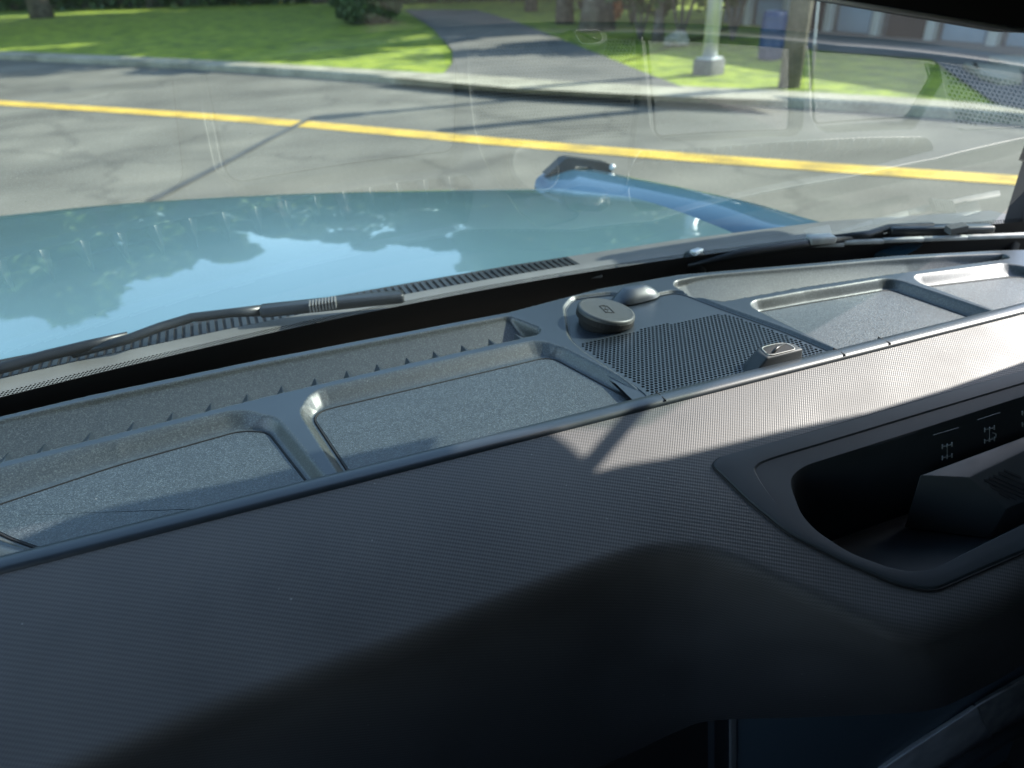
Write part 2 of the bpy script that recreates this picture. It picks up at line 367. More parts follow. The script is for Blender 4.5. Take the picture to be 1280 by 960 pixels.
# ground sheet to the horizon
g=MB(); g.add([(-1500,-1500,-.02),(1500,-1500,-.02),(1500,1500,-.02),(-1500,1500,-.02)],[(0,1,2,3)])
tag(g.build('ground',M['grass'],recalc=False),kind='structure')
# lawn beyond the kerb, a little above the road
def far_side(off,dist,z,name,m):
    mb=MB(); mb.strip(KL,(off,dist),z); return tag(mb.build(name,m,recalc=False),kind='structure')
far_side(.40,80,.11,'lawn',M['grass'])
road=MB(); road.add([(-120,-60,0),(60,-60,0)]+[(p[0],p[1],0) for p in KL[::-1]],[tuple(range(len(KL)+2))]); tag(road.build('road',M['asphalt'],recalc=False),kind='structure')
# kerb: 12 cm step with rounded nose
kb=MB(); vs=[]; prof=[(0.0,-.01),(0.012,.09),(.04,.118),(.10,.120),(.44,.120),(.44,.05)]
pts=[Vector((p[0],p[1],0)) for p in KL]
for i,p in enumerate(pts):
    d=(pts[min(i+1,len(pts)-1)]-pts[max(i-1,0)]).normalized(); nn=Vector((-d.y,d.x,0))
    if i==0: side=1
    for o_,z_ in prof: vs.append(p+nn*o_+Vector((0,0,z_)))
n_=len(prof)
kb.add(vs,[(i*n_+k,i*n_+k+1,(i+1)*n_+k+1,(i+1)*n_+k) for i in range(len(pts)-1) for k in range(n_-1)])
tag(kb.build('kerb',M['concrete']),kind='structure')
# centre line: two stripes
YL=[gnd(u,v) for u,v in [(0,129),(320,149),(640,180),(960,206),(1270,226)]]
YLs=resample(extend([(p.x,p.y) for p in YL],60,30),90)
ym=MB(); ym.strip(YLs,(-.145,-.006),.006); ym.strip(YLs,(.006,.145),.006); tag(ym.build('centre_line',M['yellow'],recalc=False),kind='structure')
# dark tar seam running across the near lane
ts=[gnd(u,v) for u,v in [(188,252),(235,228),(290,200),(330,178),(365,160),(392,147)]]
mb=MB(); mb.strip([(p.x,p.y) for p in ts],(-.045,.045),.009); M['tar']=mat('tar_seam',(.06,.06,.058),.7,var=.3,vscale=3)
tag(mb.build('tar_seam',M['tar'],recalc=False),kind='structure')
gt=MB(); gt.strip(KL,(-.16,.004),.004); tag(gt.build('gutter',M['tar'],recalc=False),kind='structure')
# asphalt driveway across the kerb
def poly_sheet(name,pix,z,m,zg=None):
    v=[gnd(u,v_,z) for u,v_ in pix]; o=mesh(name,v,[tuple(range(len(v)))],m); return tag(o,kind='structure')
poly_sheet('driveway',[(555,92),(566,78),(565,62),(540,35),(505,12),(595,12),(640,25),(705,50),(800,88),(862,112),(700,103)],.131,M['drive'])
# apron of pale concrete in front of it
poly_sheet('driveway_apron',[(470,95),(560,91),(700,101),(862,110),(960,119),(985,126),(850,121),(640,110)],.136,M['concrete'])
# neighbouring yard, paved
poly_sheet('neighbouring_yard',[(1165,74),(1060,66),(1000,60),(960,40),(930,0),(1280,5),(1420,60),(1420,150),(1330,148),(1240,126)],.128,M['drive'])
# ------------------------------------------------------------------ plants
def leaves(mb, pts, size, squash=1.0):
    for p in pts:
        s=size*random.uniform(.6,1.3)
        a=Vector((random.gauss(0,1),random.gauss(0,1),random.gauss(0,1)*squash)).normalized(); b=a.cross(Vector((random.gauss(0,1),random.gauss(0,1),random.gauss(0,1)))).normalized()
        mb.add([p-a*s,p-b*s*.5,p+a*s,p+b*s*.5],[(0,1,2,3)])
def crown_pts(n, lobes):
    out=[]
    tot=sum(r**2 for c,r in lobes)
    for c,r in lobes:
        for k in range(int(n*r*r/tot)):
            d=Vector((random.gauss(0,1),random.gauss(0,1),random.gauss(0,1))).normalized()
            rr=r*(random.uniform(.55,1.0)**.5)*(1+.28*mnoise.noise(d*2.3+c))
            out.append(c+Vector((d.x*rr,d.y*rr,d.z*rr*.85)))
    return out
def tree(loc, h, cr, label, group=None, lm='leaf', tr=.2, n=4200, base=.32, leaf=.17):
    t=empty('deciduous_tree',loc); tag(t,label,'tree',group)
    tb=MB(); lean=Vector((random.uniform(-.3,.3),random.uniform(-.3,.3),0))
    H=h*.72
    pts=[Vector((0,0,-.05))+lean*(k/6)**1.4+Vector((0,0,H*k/6)) for k in range(7)]
    rs=[tr*1.45,tr*1.05,tr*.9,tr*.75,tr*.55,tr*.35,tr*.15]
    tb.tube(pts,rs,12)
    lobes=[(Vector((0,0,h*.75)),cr*.62)]
    for k in range(8):
        a=2*math.pi*k/8+random.uniform(-.3,.3); z=h*random.uniform(base+.12,.85); rr=cr*random.uniform(.45,.72)
        c=Vector((math.cos(a)*rr,math.sin(a)*rr,z)); lobes.append((c,cr*random.uniform(.35,.5)))
        s0=pts[3].lerp(pts[5],random.random()); tb.tube([s0,s0.lerp(c,.5)+Vector((0,0,.2)),c],[tr*.35,tr*.22,tr*.06],7)
    tb.build('trunk',M['bark'],t,smooth=True)
    cb=MB(); leaves(cb,crown_pts(n,lobes),leaf); cb.build('crown',M[lm],t,recalc=False)
    return t
def thuja(loc,h,r,label):
    t=empty('evergreen_shrub',loc); tag(t,label,'shrub')
    MB().tube([(0,0,-.02),(0,0,h*.8)],[.07,.02],8).build('trunk',M['bark'],t,smooth=True)
    cb=MB(); pts=[]
    for k in range(9000):
        z=random.random()**1.0; a=random.uniform(0,2*math.pi); prof=(min(1,z*9+.55))*(1-.55*z**2.2)
        rr=r*prof*(1+.14*mnoise.noise(Vector((math.cos(a)*2,math.sin(a)*2,z*6))))*random.uniform(.8,1)
        pts.append(Vector((math.cos(a)*rr,math.sin(a)*rr,.04+z*h)))
    leaves(cb,pts,.09,1.4); cb.build('foliage',M['thuja'],t,recalc=False)
    return t
def shrub(loc,h,r,label,lm='thuja',group=None,n=2500,name='shrub',leaf=.09):
    t=empty(name,loc); tag(t,label,'shrub',group)
    sb=MB()
    for k in range(6):
        a=k*1.05; sb.tube([(0,0,-.02),(math.cos(a)*r*.4,math.sin(a)*r*.4,h*.6)],[.03,.01],6)
    sb.build('stem',M['bark'],t)
    lobes=[(Vector((random.uniform(-.5,.5)*r,random.uniform(-.5,.5)*r,h*random.uniform(.35,.65))),r*random.uniform(.45,.65)) for k in range(6)]
    cb=MB(); P=[p for p in crown_pts(n,lobes) if p.z>0.02]; leaves(cb,P,leaf); cb.build('foliage',M[lm],t,recalc=False)
    return t
LZ=.11
def onl(u,v): return gnd(u,v,LZ)
def G3(p): return (p.x,p.y,LZ)
# direct view
thuja(G3(onl(463,29)),3.6,.88,'dark clipped column evergreen on the left lawn beside the driveway')
tree(G3(onl(706,30)),11,2.4,'dark slim trunk in the middle of the grass right of the driveway','trees along the right side of the driveway',tr=.17,n=2600,leaf=.24)
tree(G3(onl(664,14)),12,2.6,'pale thin trunk farthest up the driveway','trees along the right side of the driveway',tr=.15,n=2600,leaf=.26)
tree(G3(onl(746,38)),6.5,1.9,'thick dark trunk standing left of the small orange bush','trees along the right side of the driveway',tr=.30,n=4500)
tree(G3(onl(822,52)),3.4,.9,'thin pale trunk between the orange bush and the metal lamp pole','trees along the right side of the driveway',tr=.09,n=1500,base=.3,leaf=.1)
shrub(G3(onl(765,36)),.75,.38,'small bright orange leafed bush beside a dark trunk','orange',n=900,leaf=.06,name='orange_bush')
# hedges and shrubs behind
for i,(u,v,h,r,lab) in enumerate([(800,50,2.2,1.0,'dark green shrub right behind the orange bush'),(850,52,2.6,1.2,'dark green shrub behind the pale boulder'),
      (915,50,2.8,1.15,'light tipped green shrub just right of the lamp pole top'),(725,12,2.2,1.1,'light green shrub between two dark trunks'),(640,3,2.4,1.4,'low dark shrub at the end of the driveway grass'),
      (790,30,2.4,1.2,'dense dark shrub behind the thin pale trunk')]):
    p=onl(u,v); shrub((p.x,p.y,LZ),h,r,lab,'leaf' if i in (2,3) else 'thuja','shrubs behind the driveway trees',n=2600)
# shaded hedge closing the far ends of lawn and driveway
def hedge(p0,p1,h,th,label):
    a=Vector(p0);b=Vector(p1); t=empty('hedge',((a+b)/2).to_3d()[:2]+(LZ,)); tag(t,label,'hedge')
    d=(b-a); mid=(a+b)/2; pts=[]
    for k in range(9000):
        f=random.uniform(-.5,.5); q=d*f; nn=Vector((-d.y,d.x)).normalized()*random.uniform(-th,th)/2
        z=random.random()*h*(.85+.2*mnoise.noise(Vector((f*9,0,3))))
        pts.append(Vector((q.x+nn.x,q.y+nn.y,z)))
    cb=MB(); leaves(cb,pts,.2); cb.build('foliage',M['thuja'],t,recalc=False)
    MB().box((0,0,h*.4),(d.length,.15,h*.75),math.atan2(d.y,d.x)).build('branches',M['bark'],t)
hedge((-14,48),(6,36),2.6,1.4,'long dark hedge far across the left lawn')
hedge((5.5,33),(15,30),3.0,1.4,'dark hedge closing the top end of the driveway')
# tall trees across the road whose tops mirror in the bonnet
for i,(az,d,el,cr) in enumerate([(-24,33,16.5,4.2),(-15,34,19.0,4.0),(-8,36,18.0,3.6),(-1.5,40,16.0,3.0),(4,42,14,2.4),(8.8,36,16.5,1.5),(14.0,34,17.5,2.0),(20.5,33,23.5,3.2),(27,32,27,4.5),(35,30,28,4.5),(45,28,27,4.2)]):
    h=1.5+d*math.tan(R(el)); p=(d*math.sin(R(az)),d*math.cos(R(az)),LZ)
    lab=['tall broad tree farthest left beyond the lawn','tall round tree mirrored at the left end of the bonnet','rounded tree mirrored just right of the tallest one at left','lower tree mirrored beside the first sky gap','small tree standing alone at the sky gap','slim pointed tree inside the mirrored sky gap','dark narrow tree mirrored in the middle of the bonnet','round tree right of the mirrored narrow one','large tree beyond the end of the driveway','large tree behind the driveway shrubs','large tree left of the grey garages'][i]
    tree(p,h,cr,lab,'tall trees beyond the lawn',tr=.3,n=15000,base=.15,leaf=.30)
# far woods that close the horizon
V=[];Fc=[]
for k in range(121):
    a=R(-95+190*k/120); h=9.5+2.5*mnoise.noise(Vector((k*.13,0,0)))
    for r_,z_ in ((95,-.5),(98,h*.8),(110,h+1.5),(140,h+1)): V.append((r_*math.sin(a),r_*math.cos(a),z_))
Fc=[(i*4+k,(i+1)*4+k,(i+1)*4+k+1,i*4+k+1) for i in range(120) for k in range(3)]
tag(mesh('hills',V,Fc,M['grass'],None,smooth=True),kind='structure')
wp_=[]
for k in range(46000):
    a=R(random.uniform(-60,75)); r_=random.uniform(72,94); h=17.5+5*mnoise.noise(Vector((a*6,0,1)))
    wp_.append(Vector((r_*math.sin(a),r_*math.cos(a),random.random()*h)))
wm=MB(); leaves(wm,wp_,.7); tag(wm.build('far_woods',M['thuja'],None,recalc=False),'far off mass of trees closing the horizon','woods',kind='stuff')
# tree that shades the lawn, to the right of frame
tree((18,22.5,LZ),13,3.4,'spreading tree beside the garages shading the lawn','tall trees beyond the lawn',tr=.3,n=3600,leaf=.3)
tree((19,28,LZ),14,3.4,'taller tree behind the one beside the garages','tall trees beyond the lawn',tr=.3,n=3600,leaf=.3)
tree((14,33.5,LZ),11,2.6,'tree standing in the hedge at the top of the driveway','tall trees beyond the lawn',tr=.25,n=3000,leaf=.28)
for x_,y_,h_,l_ in ((12.6,22.3,10.5,'slim tree beyond the boulder throwing streaks of shade'),(13.2,27.6,12,'slim tree in the row behind the boulder'),(12.4,29.8,12.5,'slim tree farthest back in the row behind the boulder')):
    tree((x_,y_,LZ),h_,2.3,l_,'tall trees beyond the lawn',tr=.2,n=2200,leaf=.26)
# boulder
bm=bmesh.new(); bmesh.ops.create_icosphere(bm,subdivisions=4,radius=1)
for v in bm.verts:
    v.co*=1+.22*mnoise.noise(v.co*1.7)+.06*mnoise.noise(v.co*5)
    v.co.x*=.24; v.co.y*=.18; v.co.z=max(v.co.z*.18,-.05)
me=bpy.data.meshes.new('boulder'); bm.to_mesh(me); bm.free(); me.materials.append(M['concrete'])
o=bpy.data.objects.new('boulder',me); p=onl(846,58); o.location=(p.x,p.y,LZ+.08); link(o); tag(o,'pale boulder lying in front of the dark shrubs','boulder')
# lamp pole on a concrete footing
p=onl(885,93); lp=empty('lamp_pole',(p.x,p.y,LZ)); tag(lp,'grey metal lamp pole on a square concrete footing in the grass','lamp pole')
MB().box((0,0,.09),(.32,.32,.22),R(20)).build('concrete_footing',M['stone'],lp,bevel=.02)
pb=MB(); pb.tube([(0,0,.2),(0,0,1.6),(0,0,3.1)],[.10,.092,.085],20); pb.tube([(0,0,3.05),(0,0,3.2),(0,0,3.3)],[.12,.12,.04],16); pb.build('pole',M['galv'],lp,smooth=True)
MB().box((0,0,.212),(.26,.26,.024),R(20)).build('base_plate',M['galv'],lp,bevel=.004)
MB().tube([(0,0,3.3),(0,0,3.36),(0,0,3.6),(0,0,3.66)],[.1,.17,.2,.05],18).build('lamp_head',M['galv'],lp,smooth=True)
# wooden utility post with guy wire
p=onl(986,109); up=empty('utility_post',(p.x,p.y,LZ)); tag(up,'weathered wooden post with a steel guy wire at the kerb','post')
MB().tube([(0,0,-.1),(.01,.0,1.5),(.03,.01,3.0)],[.135,.13,.125],18).build('post',M['wood'],up,smooth=True)
q=onl(992,110)-p
MB().tube([(q.x*1.0+.10,q.y-.18,0),(.06,-.02,2.85)],.010,6).build('guy_wire',M['galv'],up)
MB().tube([(.10+q.x,q.y-.18,0),(.085+q.x,q.y-.165,.5)],.014,8).build('wire_guard',M['wood'],up)
# blue drum
p=onl(962,74); d=empty('blue_barrel',(p.x,p.y,LZ)); tag(d,'blue plastic barrel standing left of the wooden post','barrel')
prof=[(z*.86,r*.66) for z,r in [(0,.26),(.05,.28),(.2,.285),(.22,.30),(.24,.285),(.48,.285),(.5,.30),(.52,.285),(.7,.28),(.76,.26)]]
MB().tube([(0,0,a) for a,b in prof],[b for a,b in prof],24).build('drum_body',M['blue'],d,smooth=True)
MB().tube([(0,0,.65),(0,0,.675)],.16,24).build('lid',M['blue'],d)
# grey garages ----------------------------------------------------------------
gb=empty('garage_building',(0,0,0)); tag(gb,'low grey garage row with blue grey doors behind the yard','garage')
a=gnd(935,38); b=gnd(1330,76); dv=Vector((b.x-a.x,b.y-a.y,0)); Lg=dv.length; ang=math.atan2(dv.y,dv.x); nb=Vector((-dv.y,dv.x,0)).normalized()
if nb.dot(Vector((1,1,0)))<0: nb=-nb
gb.location=(a.x,a.y,.0)
ux=dv.normalized()
def gp(s,off,z): return ux*s+nb*off+Vector((0,0,z))
MB().box(gp(Lg/2+1,2.6,1.6),(Lg+4,5,3.2),ang).build('wall',M['wall'],gb)
rb=MB(); rb.add([gp(-1.5,-.3,3.2),gp(Lg+3.5,-.3,3.2),gp(Lg+3.5,5.4,3.2),gp(-1.5,5.4,3.2),gp(-1.5,2.6,4.4),gp(Lg+3.5,2.6,4.4)],[(0,1,5,4),(2,3,4,5),(0,4,3),(1,2,5),(0,3,2,1)]); rb.build('roof',M['roofing'],gb)
nd=6
for k in range(nd):
    s=Lg*(k+.5)/nd
    dr=MB(); dr.box(gp(s,.06,1.12),(Lg/nd*.70,.06,2.2),ang)
    for j in range(4): dr.box(gp(s,.02,.35+.52*j),(Lg/nd*.66,.03,.42),ang)
    dr.build('garage_door',M['door'] if k not in(1,3) else M['darkgap'],gb,bevel=.006)
for k in range(nd+1):
    MB().box(gp(Lg*k/nd,-.03,1.55),(.16,.16,3.1),ang).build('post',M['post'],gb,bevel=.01)
# blue sign on the garages
MB().box(gp(Lg*.44,-.13,1.55),(1.1,.05,.3),ang).build('blue_panel',M['blue'],gb,bevel=.01)
# broken pale slabs
for i,pix in enumerate([[(1212,78),(1275,84),(1278,98),(1252,98),(1228,92)],[(1236,70),(1290,68),(1300,82),(1262,80)],[(1205,78),(1222,79),(1226,88),(1214,84)]]):
    pts=[gnd(u,v,.20) for u,v in pix]
    s=MB().prism(pts,0,off=(0,0,-.09)).build('concrete_slab',M['concrete'],None,bevel=.01)
    tag(s,['largest pale concrete slab lying at the yard edge','second pale slab partly behind the largest one','smallest pale slab at the left end of the slabs'][i],'slab','broken concrete slabs by the yard')
# ================================================================== THE CAR
car=empty('off_road_car',(.4,0,0)); car['label']='blue off-road car seen from inside over its dashboard and bonnet'; car['category']='car'
car_inv=Vector((-.4,0,0))
def fin(o):
    """children are modelled in world space; move the data so that the empty sits at the car's base"""
    o.data.transform(Matrix.Translation(car_inv)); return o
D=GZ
# ---- dashboard top as one moulded sheet
FAR=[(-.8,.76),(-.45,.79),(-.27,.803),(-.18,.812),(0,.818),(.31,.815),(.45,.833),(.573,.829),(.745,.788),(.9,.752),(1.04,.706),(1.2,.64),(1.4,.53)]
NEAR=[(-.8,.66),(-.45,.69),(-.25,.706),(-.11,.717),(.05,.729),(.24,.735),(.335,.737),(.56,.722),(.69,.716),(.85,.697),(1.046,.668),(1.2,.63),(1.4,.55)]
def far_y(x): return np.interp(x,[p[0] for p in FAR],[p[1] for p in FAR])
def near_y(x): return np.interp(x,[p[0] for p in NEAR],[p[1] for p in NEAR])
zl=-.014
trayL=[(-.62,near_y(-.62)+.005)]+[(x,float(near_y(x))+.005) for x in(-.4,-.2,0,.15,.318)]+[(.328,float(near_y(.33))+.02)]+[(.306,float(far_y(.31))-.007)]+[(x,float(far_y(x))-.007) for x in(.15,0,-.2,-.4,-.62)]
trayL=round_poly(trayL,[.02]+[.02]*4+[.006,.006,.01]+[.02]*5,4)
trayR=[(.575,float(near_y(.575))+.006)]+[(x,float(near_y(x))+.006) for x in(.7,.85,.95,1.03)]+[(1.04,.700-.006)]+[(x,float(far_y(x))-.007) for x in(.95,.85,.745,.6)]+[(.556,.815),(.545,.80),(.551,.757)]
trayR=round_poly(trayR,[.004]+[.02]*3+[.012,.008]+[.02]*4+[.008,.008,.02],4)
def lidpoly(px,z=zl): return xy(px,z)
lid_px=[ [(0,632),(150,582),(300,540),(325,537),(345,553),(385,605)],
         [(388,523),(402,515),(660,452),(685,452),(780,504),(437,590)],
         [(945,394),(960,388),(1095,365),(1113,367),(1212,399),(1045,442)],
         [(1150,364),(1165,360),(1270,348)] ]
ZL=-.0125
def ext(a,b,y=.537):
    t=(y-a[1])/(b[1]-a[1]); return (a[0]+(b[0]-a[0])*t,y)
q1=xy([(62,691),(0,669),(150,581),(300,539),(335,540),(385,604)],ZL)
L1=[ext(q1[1],q1[0]),q1[1],(q1[1][0]-.028,q1[2][1]-.026),q1[2],q1[3],q1[4],ext(q1[4],q1[5])]
q2=xy([(434,588),(387,517),(688,446),(788,500)],ZL)
L2=[ext(q2[1],q2[0]),q2[1],q2[2],ext(q2[2],q2[3])]
q3=xy([(1045,440),(944,391),(1112,362),(1212,397)],ZL)
L3=[ext(q3[1],q3[0]),q3[1],q3[2],ext(q3[2],q3[3])]
q4=xy([(1232,390),(1150,360),(1272,346)],ZL)
L4=[ext(q4[1],q4[0]),q4[1],q4[2],(1.075,.537)]
L0=[(-.60,.537),(-.58,.63),(L1[2][0]-.03,.640),(L1[1][0]-.035,.60),(L1[0][0]-.035,.537)]
lids=[round_poly(L0,[.001,.015,.012,.01,.001]),round_poly(L1,[.001,.02,.012,.02,.012,.012,.001]),round_poly(L2,[.001,.024,.018,.001]),round_poly(L3,[.001,.014,.012,.001]),round_poly(L4,[.001,.012,.012,.001])]
spk=[(717,376),(707,388),(713,426),(731,443),(812,497),(830,540),(1075,500),(1060,452),(1037,441),(981,417),(911,392),(857,371),(843,368),(787,379),(766,370)]
SPK=round_poly(xy(spk,-.006),[.008,.008,.015,.02,.02,.001,.001,.02,.02,.03,.03,.01,.01,.01,.01],3)
SPK2=round_poly([(1.075,.655),(1.058,.52),(1.33,.50),(1.30,.585),(1.18,.63)],[.014,.001,.02,.03,.03],4)
xs=np.arange(-.62,1.34,.0014); ys=np.arange(.541,.90,.0013)
X,Y=np.meshgrid(xs,ys)
H=np.zeros_like(X)
ny,fy=near_y(X),far_y(X)
# broad slope from the crest down to the lids
# tray wells, floor ramping up towards the windshield
for T in (trayL,trayR):
    d=sdf(X,Y,T); dep=.004+.052*np.clip((fy-.010-Y)/(fy-ny-.01),0,1)**.9
    H-= dep*sm(-d/.0035)
FR=[[(-.58,.63),L0[2]],[L1[2],L1[3],L1[4]],[L2[1],L2[2]],[L3[1],L3[2]],[L4[1],L4[2]]]
for Lp,fr_pts in zip(lids,FR):
    yf=np.interp(X,[p[0] for p in fr_pts],[p[1]+.0005 for p in fr_pts])
    kk=.0125/np.clip(ny-.0050-yf,.0126,.09)
    Yc_=np.where(Y>yf,yf+(Y-yf)*kk,Y)
    d=sdf(X,Yc_,Lp); tt=np.clip((.0125-d)/.0090,0,1); H-= .0130*(.65*tt+.35*sm(tt))
dS=sdf(X,Y,SPK); H-= .004*sm((.004-dS)/.004)+.02*sm((-dS-.001)/.002)
dS2=sdf(X,Y,SPK2); H-= .004*sm((.004-dS2)/.004)+.02*sm((-dS2-.001)/.002)
# rounded far edge, then down into the gap at the glass
H-= .0*X
H-= .075*sm((Y-fy-.002)/.016)
ny_,nx_=X.shape
verts=np.stack([X.ravel(),Y.ravel(),H.ravel()+D],1)
ii=np.arange(nx_*ny_).reshape(ny_,nx_)
F=np.stack([ii[:-1,:-1].ravel(),ii[:-1,1:].ravel(),ii[1:,1:].ravel(),ii[1:,:-1].ravel()],1)
me=bpy.data.meshes.new('dashboard'); me.vertices.add(len(verts)); me.vertices.foreach_set('co',verts.ravel())
me.loops.add(F.size); me.loops.foreach_set('vertex_index',F.ravel()); me.polygons.add(len(F))
me.polygons.foreach_set('loop_start',np.arange(0,F.size,4)); me.polygons.foreach_set('loop_total',np.full(len(F),4))
me.update(); me.validate()
for k in('dash','smooth','black'): me.materials.append(M[k])
Hc=(H[:-1,:-1]+H[1:,1:])/2; Yc=Y[:-1,:-1]; fyc=fy[:-1,:-1]; nyc=ny[:-1,:-1]; Xc=X[:-1,:-1]
grad=np.hypot(np.gradient(Hc,axis=0)/.0013,np.gradient(Hc,axis=1)/.0014)
mi=np.zeros(Hc.shape,int)
mi[(grad<.10)&(Hc>-.0095)&~((np.abs(Hc+.004)<.0035)&(Yc<nyc-.002)&(grad>.03))]=1
mi[(Yc>fyc+.004)]=2
me.polygons.foreach_set('material_index',mi.ravel()); me.polygons.foreach_set('use_smooth',np.ones(len(F),bool))
dash=bpy.data.objects.new('dashboard',me); link(dash,car); fin(dash)
# lids
for i,Lp in enumerate(lids):
    bm=bmesh.new(); c=Vector((sum(p[0] for p in Lp)/len(Lp),sum(p[1] for p in Lp)/len(Lp)))
    ins=[]
    P=[Vector(p) for p in Lp]
    # inset 1.6 mm
    A=[]
    n=len(P)
    area=sum(P[k].x*P[(k+1)%n].y-P[(k+1)%n].x*P[k].y for k in range(n)); sg_=1 if area>0 else -1
    for k in range(n):
        d=(P[(k+1)%n]-P[k-1]).normalized(); A.append(P[k]+Vector((-d.y,d.x))*sg_*.0018)
    mb=MB(); top=[(p.x,p.y,D-.0121) for p in A]; mb.prism(top,0,off=(0,0,-.004))
    o=mb.build('storage_lid',M['lid'],dash); fin(o)
    gp_=[Vector((p.x,p.y,D-.0128)) for p in P]; fin(MB().tube(gp_+gp_[:2],.0012,6,cap=False).build('lid_gap',M['black'],o,smooth=True))
# fins on the back of the crest
fx=[48,107,163,214,264,310,355,398,439,478,516,551,587,622,655]
def rib(x):
    k_=1.0 if x<.4 else .5; y=float(near_y(x))+.003; wd=.0110*k_; L_=.028*k_
    mb=MB(); mb.add([(x-wd,y+.001,D-.0045),(x+wd,y+.001,D-.0045),(x,y+(.034 if x<.4 else .026),D-.046),(x,y,D-.0003),(x,y+L_,D-.0040)],[(0,2,4,3),(1,3,4,2),(0,3,1),(0,1,2)])
    o=mb.build('rib',M['smooth'],dash,bevel=.0011,seg=2); fin(o)
for u in fx:
    v=583+(u)*(-.2265) if u<300 else 483+(u-400)*(-.2255)
    rib(at(u,v,0).x)
for k in range(3): rib(at(48,558,0).x-.029*(k+1))
for k in range(18): rib(.590+.0247*k)
# perforated speaker plates
def plate(poly,region,name,z,pitch=.0056,r=.0019,skew=0.0):
    bm=bmesh.new(); xs_=[p[0] for p in poly]; ys_=[p[1] for p in poly]
    x0,x1,y0,y1=min(xs_)-.01,max(xs_)+.01,min(ys_)-.01,max(ys_)+.01
    ph=pitch*.88
    nx=int((x1-x0)/pitch)+2; ny2=int((y1-y0)/ph)+1
    V=[];Fa=[];Hn=[]
    for j in range(ny2):
        for i in range(nx):
            cx=x0+(i+.5+(.5 if j%2 else 0)-1)*pitch; cy=y0+(j+.5)*ph
            q=[(cx-pitch/2,cy-ph/2),(cx,cy-ph/2),(cx+pitch/2,cy-ph/2),(cx+pitch/2,cy),(cx+pitch/2,cy+ph/2),(cx,cy+ph/2),(cx-pitch/2,cy+ph/2),(cx-pitch/2,cy)]
            b=len(V); V+=[(a,c,z) for a,c in q]
            if region(cx,cy):
                hh=[(cx+r*math.cos(t),cy+r*math.sin(t)) for t in [R(a) for a in(225,270,315,0,45,90,135,180)]]
                V+=[(a,c,z) for a,c in hh]; V+=[(a,c,z-.003) for a,c in hh]
                for k in range(8):
                    k2=(k+1)%8; Fa.append((b+k,b+k2,b+8+k2,b+8+k)); Fa.append((b+8+k,b+8+k2,b+16+k2,b+16+k))
            else: Fa.append(tuple(b+k for k in range(8)))
    me=bpy.data.meshes.new(name); me.from_pydata(V,[],Fa); bm.from_mesh(me); bmesh.ops.remove_doubles(bm,verts=bm.verts,dist=1e-5)
    # clip to the convex-ish outline
    hull=convex(poly); n=len(hull)
    for k in range(n):
        a=Vector(hull[k]); b_=Vector(hull[(k+1)%n]); d=(b_-a).normalized(); nn=Vector((d.y,-d.x,0))
        bmesh.ops.bisect_plane(bm,geom=bm.verts[:]+bm.edges[:]+bm.faces[:],plane_co=(a.x,a.y,z),plane_no=nn,clear_outer=True)
    bmesh.ops.bisect_plane(bm,geom=bm.verts[:]+bm.edges[:]+bm.faces[:],plane_co=(0,.5545,z),plane_no=(0,-1,0),clear_outer=True)
    bm.to_mesh(me); bm.free(); me.materials.append(M['smooth'])
    o=bpy.data.objects.new(name,me); link(o,dash); fin(o)
    me2=MB().add([(p[0],max(p[1],.5545),z-.0035) for p in hull],[tuple(range(n))]).build('speaker_cavity',M['pit'],o,recalc=False); 
    return o
def convex(P):
    P=sorted(set((round(a,5),round(b,5)) for a,b in P))
    def half(Q):
        h=[]
        for p in Q:
            while len(h)>1 and (h[-1][0]-h[-2][0])*(p[1]-h[-2][1])-(h[-1][1]-h[-2][1])*(p[0]-h[-2][0])<=0: h.pop()
            h.append(p)
        return h
    a=half(P); b=half(P[::-1]); return a[:-1]+b[:-1]
fr=xy([(725,430),(835,406),(908,393)],-.006)
SPKi=[tuple(p) for p in SPK]
SA=np.array(SPK)
def reg(cx,cy):
    yl=np.interp(cx,[p[0] for p in fr]+[.60],[p[1] for p in fr]+[.70])
    if cy>yl: return False
    return float(sdf(np.array([cx]),np.array([cy]),SPK)[0])<-.0055 and cy<.73
o=plate(SPK,reg,'speaker_grille',D-.0045,pitch=.0053,r=.0020)
# shift cavity: modelled in world space under a shifted parent
for c in list(o.children): fin(c)
def reg2(cx,cy): return float(sdf(np.array([cx]),np.array([cy]),SPK2)[0])<-.006
o2=plate(SPK2,reg2,'speaker_grille',D-.0045,pitch=.0075,r=.0024)
for c in list(o2.children): fin(c)
# bright edge bead round the speaker plate
def bead(poly,z,r,name,m,parent,closed=True):
    P=[Vector((a,max(b,.553),z)) for a,b in poly]
    if closed: P=P+[P[0],P[1]]
    o=MB().tube(P,r,6,cap=False).build(name,m,parent,smooth=True); return fin(o)
bead(SPK,D-.0042,.0011,'edge_bead',M['smooth'],dash); bead(SPK2,D-.0042,.0011,'edge_bead',M['smooth'],dash)
